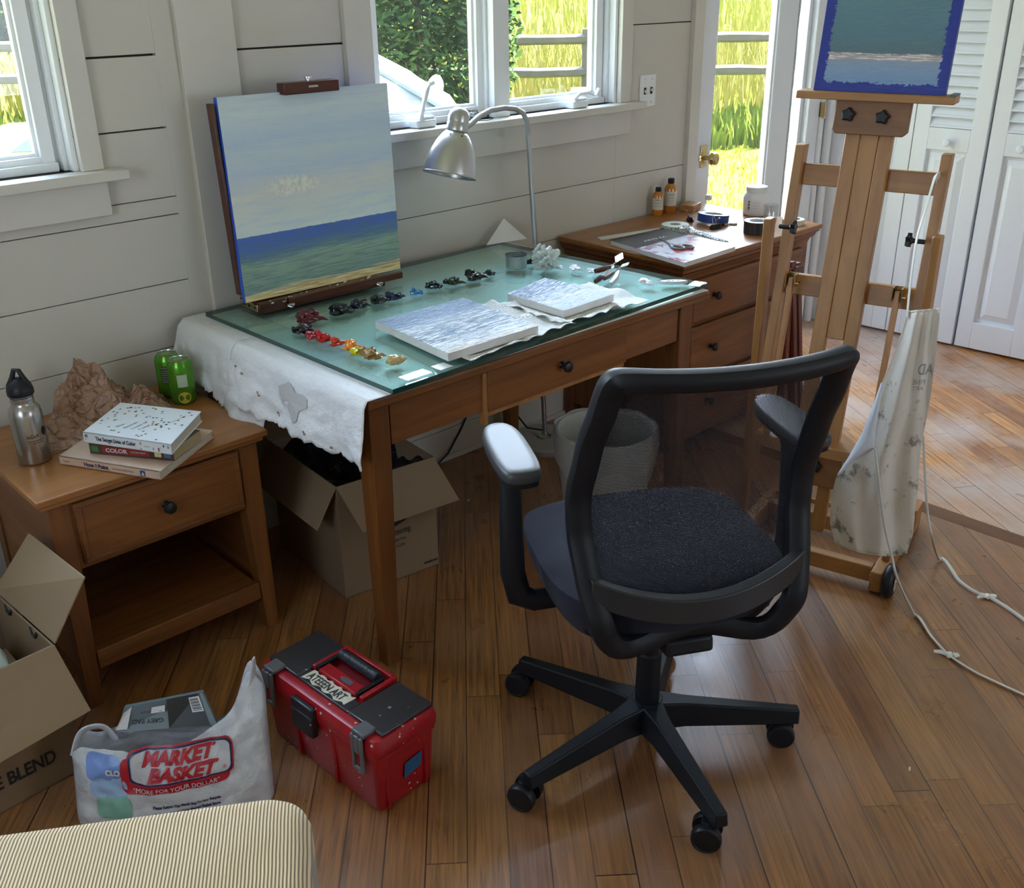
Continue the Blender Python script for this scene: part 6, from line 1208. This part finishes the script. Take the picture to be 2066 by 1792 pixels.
text('lettering', 'AnDeX', PRN, wbb, None, .009, .028, fn=cylf(.0371, -.25, .068)); text('lettering', 'international inc', PRN, wbb, None, .003, .040, fn=cylf(.0371, -.25, .060)); text('lettering', 'art supply company', PRN, wbb, None, .0025, .036, fn=cylf(.0371, -.2, .054))
mb = MB(); mb.poly([cylf(.0372, .95, .078)(V((.007*math.cos(t), .011*math.sin(t), 0))) for t in [2*PI*k/20 for k in range(20)]]); obj('round_badge', mb, BLACKP, wbb, smooth=None)
CANG = plain('green_can', (.10, .32, .02), .22, .55, var=.25, sc=25)
for k, (px, py, lab) in enumerate([(348, 797, 'green seltzer can at the back with the nutrition panel'), (373, 810, 'green seltzer can in front with the lemon slice')]):
    c = PZ(px, py, NZT); t = thing('drink_can', lab, 'can', (c.x, c.y, NZT), 0, 'green drink cans on the nightstand'); r = .033
    mb = MB(); mb.lathe([(0, .004), (.022, .003), (.026, 0), (r-.001, .009), (r, .013), (r, .103), (r-.002, .110), (.027, .119)], (c.x, c.y, NZT), 44); cb_ = obj('can_body', mb, CANG, t, smooth=50)
    mb = MB(); mb.lathe([(.027, .1185), (.0275, .121), (.0265, .1215), (.025, .117), (0, .1165)], (c.x, c.y, NZT), 40); lid_ = obj('can_lid', mb, plain('can_lid_metal', (.5, .5, .5), .25, .9), t, smooth=40)
    mb = MB(); mb.tube([V((c.x+.010*math.cos(q), c.y+.006*math.sin(q)+.003, NZT+.1185)) for q in [2*PI*j/18 for j in range(18)]], .0014, 6, closed=True); obj('pull_tab', mb, CHROME, t)
    A0 = math.atan2(CAM.y-c.y, CAM.x-c.x); cf_ = lambda a, z, c=c, A0=A0: (lambda q: V((c.x+.0334*math.cos(A0+a+q.x/.0334), c.y+.0334*math.sin(A0+a+q.x/.0334), NZT+z+q.y)))
    def patch(nm, a, z, w_, h_, mt):
        mb = MB(); f = cf_(a, z); mb.grid(lambda u, v: f(V((u*w_, v*h_, 0))), 10, 2); return obj(nm, mb, mt, cb_, smooth=180)
    if k == 0:
        patch('nutrition_panel', -.65, .045, .028, .048, plain('panel_dark', (.03, .05, .02), .4)); text('lettering', 'Nutrition Facts', WT, cb_, None, .004, .025, fn=cf_(-.62, .087))
        for j, s_ in enumerate(('1 serving per can', 'Calories 0', 'Total Fat 0g', 'Sodium 0mg', 'Total Carb 0g', 'Sugars 0g')): text('lettering', s_, WT, cb_, None, .0028, .022, fn=cf_(-.62, .080-j*.0062))
        patch('white_panel', -.1, .012, .014, .026, plain('can_white', (.5, .55, .5), .4))
    else:
        patch('white_panel', -.35, .052, .026, .034, plain('can_pale', (.45, .55, .42), .35))
        mb = MB(); f = cf_(.05, .022); mb.add([f(V((0, 0, 0)))]+[f(V((.017*math.cos(q), .016*math.sin(q), 0))) for q in [2*PI*j/26 for j in range(26)]], [(0, 1+j, 1+(j+1) % 26) for j in range(26)]); obj('lemon_print', mb, plain('lemon', (.55, .45, .06), .4), cb_, smooth=180)
        mb = MB(); f = cf_(-.55, .030); mb.poly([f(V((.009*math.cos(q), .006*math.sin(q)+.004*math.cos(q), -.0))) for q in [2*PI*j/16 for j in range(16)]]); obj('leaf_print', mb, plain('dark_leaf', (.02, .10, .03), .4), cb_, smooth=None)
# books
def book(name, lab, c, z0, z1, cover, pages, edge_t=.0022, pb=False):
    """c: corners spine-left, spine-right, fore-right, fore-left (plan)"""
    c = [V((x, y, 0)) for x, y in c]; t = thing(name, lab, 'book', ((c[0]+c[2])/2)+UZ*z0, 0, 'books stacked on the nightstand'); i_ = .003 if not pb else .0005
    sp_ = (c[1]-c[0]).normalized(); dp = (c[3]-c[0]).normalized()
    mb = MB(); q = [c[0]+sp_*i_+dp*.002, c[1]-sp_*i_+dp*.002, c[2]-sp_*i_-dp*i_, c[3]+sp_*i_-dp*i_]; mb.hexa([x+UZ*(z0+edge_t) for x in q], [x+UZ*(z1-edge_t) for x in q]); obj('pages', mb, pages, t, smooth=None)
    mb = MB(); mb.hexa([x+UZ*z0 for x in c], [x+UZ*(z0+edge_t) for x in c]); mb.hexa([x+UZ*(z1-edge_t) for x in c], [x+UZ*z1 for x in c]); s_ = [c[0], c[1], c[1]+dp*.003, c[0]+dp*.003]; mb.hexa([x+UZ*z0 for x in s_], [x+UZ*z1 for x in s_]); cv_ = obj('cover', mb, cover, t, bevel=.0006, seg=1)
    nn_ = sp_.cross(UZ); return t, cv_, c, sp_, dp, nn_
def bfr(B, x, z, off=.0008): t, cv_, c, sp_, dp, nn_ = B; return basis(c[0]+sp_*x+UZ*z+nn_*off, sp_, UZ, nn_)
PG = plain('page_edges', (.55, .52, .45), .8, var=.1, sc=90); PGY = plain('yellowed_pages', (.42, .34, .20), .85)
Z1 = NZT+.0005
g = lambda px, py, z: tuple(PZ(px, py, z)[:2])
B1 = book('picture_book', 'pale pink hardback about painting, lowest of the stacked books', [g(118, 920, Z1+.021), g(322, 952, Z1+.021), g(429, 868, Z1+.021), g(232, 842, Z1+.021)], Z1, Z1+.021, plain('peach_cover', (.56, .40, .30), .45, var=.04), PG, .0025)
text('lettering', 'How I Paint', NV, B1[1], bfr(B1, .070, Z1+.0058), .0098, .068, bold=.0004); text('lettering', 'Secrets of a Sunday Painter', PRN, B1[1], bfr(B1, .150, Z1+.0085), .0045, .058); text('lettering', 'Buechner', PRN, B1[1], bfr(B1, .012, Z1+.009), .004, .018)
mb = MB(bfr(B1, .226, Z1+.004)); mb.box(0, .013, 0, .013, 0, .0004); lg_ = obj('publisher_square', mb, plain('blue_square', (.02, .07, .2), .4), B1[1]); mb = MB(bfr(B1, .226, Z1+.004)); mb.extr([(.003, .002, .0004), (.011, .002, .0004), (.007, .010, .0004)], (0, 0, .0004)); obj('triangle', mb, WT, lg_)
Z2 = Z1+.0215
B2_ = book('colour_paperback', 'brown paperback with a red spine panel in the middle of the stacked books', [g(178, 893, Z2+.028), g(348, 908, Z2+.028), g(404, 868, Z2+.028), g(236, 838, Z2+.028)], Z2, Z2+.028, plain('brown_cover', (.07, .04, .03), .35, var=.4, sc=30), PGY, .001, True)
w_b = (B2_[2][1]-B2_[2][0]).length
mb = MB(bfr(B2_, w_b*.16, Z2+.005)); mb.box(0, w_b*.56, 0, .018, 0, .0004); rp = obj('red_panel', mb, plain('red_panel_', (.24, .02, .018), .4), B2_[1]); text('lettering', 'COLOR', WT, rp, bfr(B2_, w_b*.20, Z2+.009, .0016), .0095, w_b*.26, bold=.0004); text('lettering', 'VICTORIA FINLAY', WT, rp, bfr(B2_, w_b*.50, Z2+.0115, .0016), .0045, w_b*.18)
for x, cc_ in ((.03, (.05, .16, .05)), (.78, (.55, .50, .20)), (.89, (.10, .16, .30))): mb = MB(bfr(B2_, w_b*x, Z2+.007)); mb.box(0, w_b*.08, 0, .014, 0, .0005); obj('colour_square', mb, plain('sq%d' % int(x*100), cc_, .4), B2_[1])
Z3 = Z2+.0285
B3 = book('spotted_book', 'white hardback with many coloured dots, topmost of the stacked books', [g(166, 872, Z3+.026), g(347, 900, Z3+.026) if False else g(344, 897, Z3+.026), g(406, 830, Z3+.026), g(243, 812, Z3+.026)], Z3, Z3+.026, plain('white_cover', (.70, .74, .76), .35, var=.02), PG, .0025)
w_b = (B3[2][1]-B3[2][0]).length; text('lettering', 'The Secret Lives of Color', NV, B3[1], bfr(B3, w_b*.145, Z3+.010), .0095, w_b*.46, bold=.0004); text('lettering', 'Kassia St Clair', PRN, B3[1], bfr(B3, w_b*.70, Z3+.011), .004, w_b*.06)
r_ = random.Random(12); cols = [(.02, .06, .16), (.35, .04, .06), (.45, .36, .08), (.03, .14, .08), (.02, .02, .03), (.28, .12, .05), (.3, .3, .32)]
DM = [plain('dot%d' % k, c, .4) for k, c in enumerate(cols)]
c = B3[2]; dd_ = (c[3]-c[0]).length
for k, mt in enumerate(DM):
    mb = MB()
    for j in range(12):
        s_, t_ = r_.uniform(.04, .96), r_.uniform(.05, .95)
        if .2 < s_ < .6 and .25 < t_ < .62: continue
        o_ = c[0].lerp(c[1], s_).lerp(c[3].lerp(c[2], s_), t_)+UZ*(Z3+.0261); mb.poly([o_+V((.0030*math.cos(q), .0030*math.sin(q), .0003)) for q in [2*PI*i/12 for i in range(12)]])
    for j in range(4):
        f = bfr(B3, w_b*r_.choice([.03, .05, .62, .66, .8, .86, .92, .97, .3, .45]), Z3+r_.uniform(.004, .022), .0010); mb.poly([f @ V((.0018*math.cos(q), .0018*math.sin(q), 0)) for q in [2*PI*i/12 for i in range(12)]])
    o = obj('cover_dots', mb, mt, B3[1], smooth=None); o['kind'] = 'stuff'
tx = (c[1]-c[0]).normalized(); ty = (c[3]-c[0]).normalized()
TV = lambda s_, t_: c[0].lerp(c[1], s_).lerp(c[3].lerp(c[2], s_), t_)+UZ*(Z3+.0266)
dg = (tx*.35+ty*.94).normalized(); dh = V((-dg.y, dg.x, 0))
for k, s_ in enumerate(('The', 'Secret', 'Lives of', 'Color')): text('lettering', s_, PRN, B3[1], basis(TV(.30+k*.085, .25), dg, dh, (0, 0, 1)), .0085, (.022, .040, .048, .034)[k])
text('lettering', 'Kassia St Clair', PRN, B3[1], basis(TV(.80, .55), dg, dh, (0, 0, 1)), .0045, .05)
# crumpled tan carrier bag
def tan_mat():
    m, n, l, b = nt('tan_plastic'); v = coord(n, l); b.inputs['Roughness'].default_value = .22; b.inputs['Specular IOR Level'].default_value = .8; l.new(mix(n, l, noise(n, l, v, 12, 4), (.27, .14, .09), (.42, .25, .17)), b.inputs['Base Color'])
    w_ = n.new('ShaderNodeTexVoronoi'); w_.feature = 'DISTANCE_TO_EDGE'; w_.inputs['Scale'].default_value = 34; dv_ = n.new('ShaderNodeVectorMath'); dv_.operation = 'ADD'; l.new(v, dv_.inputs[0]); nz = n.new('ShaderNodeTexNoise'); nz.inputs['Scale'].default_value = 18; l.new(v, nz.inputs['Vector']); sc_ = n.new('ShaderNodeVectorMath'); sc_.operation = 'SCALE'; sc_.inputs['Scale'].default_value = .05; l.new(nz.outputs['Color'], sc_.inputs[0]); l.new(sc_.outputs[0], dv_.inputs[1]); l.new(dv_.outputs[0], w_.inputs['Vector'])
    bump(n, l, b, math_(n, l, 'ADD', math_(n, l, 'MULTIPLY', w_.outputs['Distance'], 2.5), noise(n, l, v, 60, 4)), 1, .008); return m
TAN = tan_mat()
tc_ = PZ(205, 800, NZT); t = thing('plastic_bag', 'crumpled tan carrier bag lying behind the books', 'bag', (tc_.x, tc_.y, NZT)); mb = MB()
def crumple(cx, cy, rx, ry, H, rot, seed, px=0, py=0):
    """crumpled film: steep ridged height field over an irregular footprint"""
    ca, sa = math.cos(rot), math.sin(rot)
    def fn(u, v):
        a = 2*PI*u; k = 1+.22*NZ.noise(V((math.cos(a)*1.6, math.sin(a)*1.6, seed)))*2+.05*NZ.noise(V((math.cos(a)*7, math.sin(a)*7, seed)))
        r = 1-v; x = rx*k*r*math.cos(a)+px*(1-r); y = ry*k*r*math.sin(a)+py*(1-r)
        q = V((x*11, y*11, seed*3.1)); rd = 1-abs(NZ.noise(q))*2.4; rd2 = 1-abs(NZ.noise(q*2.3+V((5, 2, 1))))*2.2; rd3 = 1-abs(NZ.noise(q*5.2))*2
        env = min(1, (1-r**1.6)*1.25)**.8*(.45+.55*(1-r)**.9)
        z = H*env*(.62+.26*rd+.14*rd2+.05*rd3)
        x += .018*NZ.noise(q*1.5+V((9, 0, 0)))*min(1, v*4); y += .018*NZ.noise(q*1.5+V((0, 9, 0)))*min(1, v*4)
        return V((cx+x*ca-y*sa, cy+x*sa+y*ca, NZT+.001+max(0, z)))
    mb.grid(fn, 150, 60)
crumple(-.37, -.150, .115, .075, .185, .1, 3, -.01, .02); crumple(-.275, -.175, .095, .062, .075, -.35, 8); crumple(-.47, -.20, .115, .095, .060, .2, 14)
tb_ = obj('bag_skin', mb, TAN, t, smooth=32)
text('lettering', 'Add', plain('dark_red_print', (.14, .02, .02), .4), tb_, basis(PZ(288, 806, .62)+V((0, 0, 0)), (.35, .62, .7), (-.85, .5, 0), (.5, -.6, .6)), .013, .035)
text('lettering', 'hi', plain('dark_red_print2', (.14, .02, .02), .4), tb_, basis(PZ(305, 808, .62), (.35, .62, .7), (-.85, .5, 0), (.5, -.6, .6)), .013, .02)
mb = MB(); mb.tube(smooth_path([V((wx+.04, wy-.0, NZT+.002)), V((wx+.08, wy+.01, NZT+.002)), V((wx+.10, wy-.01, NZT+.002)), V((wx+.06, wy-.03, NZT+.002))]), .0008, 5); tag(obj('string', mb, plain('thread', (.5, .45, .4), .7)), 'loose pale string between the steel bottle and the books', 'string')
# ================================================================ corduroy sofa arm in the foreground
def cord_mat():
    m, n, l, b = nt('corduroy'); v = coord(n, l); sp = n.new('ShaderNodeSeparateXYZ'); l.new(v, sp.inputs[0])
    x = math_(n, l, 'ADD', sp.outputs[0], math_(n, l, 'MULTIPLY', noise(n, l, v, 6, 3), .004)); s_ = math_(n, l, 'SINE', math_(n, l, 'MULTIPLY', x, 2*PI/.0046)); h = ramp(n, l, s_, [(.0, (0,)*3), (.75, (1,)*3)])
    h2 = ramp(n, l, math_(n, l, 'MULTIPLY', math_(n, l, 'ADD', s_, 1), .5), [(.15, (0,)*3), (.6, (1,)*3)])
    c = mix(n, l, h2, (.17, .115, .055), (.66, .50, .31)); c = mix(n, l, math_(n, l, 'MULTIPLY', noise(n, l, v, 4, 3), .12), c, (.42, .32, .19)); l.new(c, b.inputs['Base Color']); b.inputs['Roughness'].default_value = .95; b.inputs['Sheen Weight'].default_value = .2; b.inputs['Specular IOR Level'].default_value = .1
    bump(n, l, b, h2, .7, .002); return m
CORD = cord_mat(); SFM = frame((-.712, -1.668, 0), R(-33)) @ MX.Diagonal((1, 1, .982, 1)); sf = thing('sofa', 'beige corduroy sofa arm in the foreground below the grocery bag', 'sofa', (-.712, -1.668, 0), R(-33))
mb = MB(SFM)
loft(mb, [[p_+V((-.45, -.50, 0)) for p_ in rrect(a, b_, r, z, 10)] for a, b_, r, z in [(.435, .485, .05, .05), (.45, .50, .055, .10), (.452, .502, .055, .45), (.452, .502, .055, .565), (.448, .498, .055, .582), (.438, .488, .05, .594), (.420, .470, .04, .600), (.25, .30, .03, .604), (.02, .05, .01, .605)]])
obj('arm', mb, CORD, sf, smooth=60)
mb = MB(SFM)
for a, b_ in ((-.05, -.05), (-.85, -.05), (-.05, -.95), (-.85, -.95)): mb.box(a-.02, a+.02, b_-.02, b_+.02, 0, .06)
obj('foot', mb, MAH, sf)
# crumbs on the floor
for k, (px, py, lab) in enumerate([(1835, 1553, 'tiny pale wood chip on the open floor'), (945, 1010, 'tiny pale crumb on the floor under the desk')]):
    c = PZ(px, py, .0); mb = MB(frame((c.x, c.y, 0), .4)); mb.box(-.006, .006, -.002, .002, .0005, .003); tag(obj('wood_chip', mb, plain('chip', (.7, .55, .35), .7)), lab, 'wood chip')
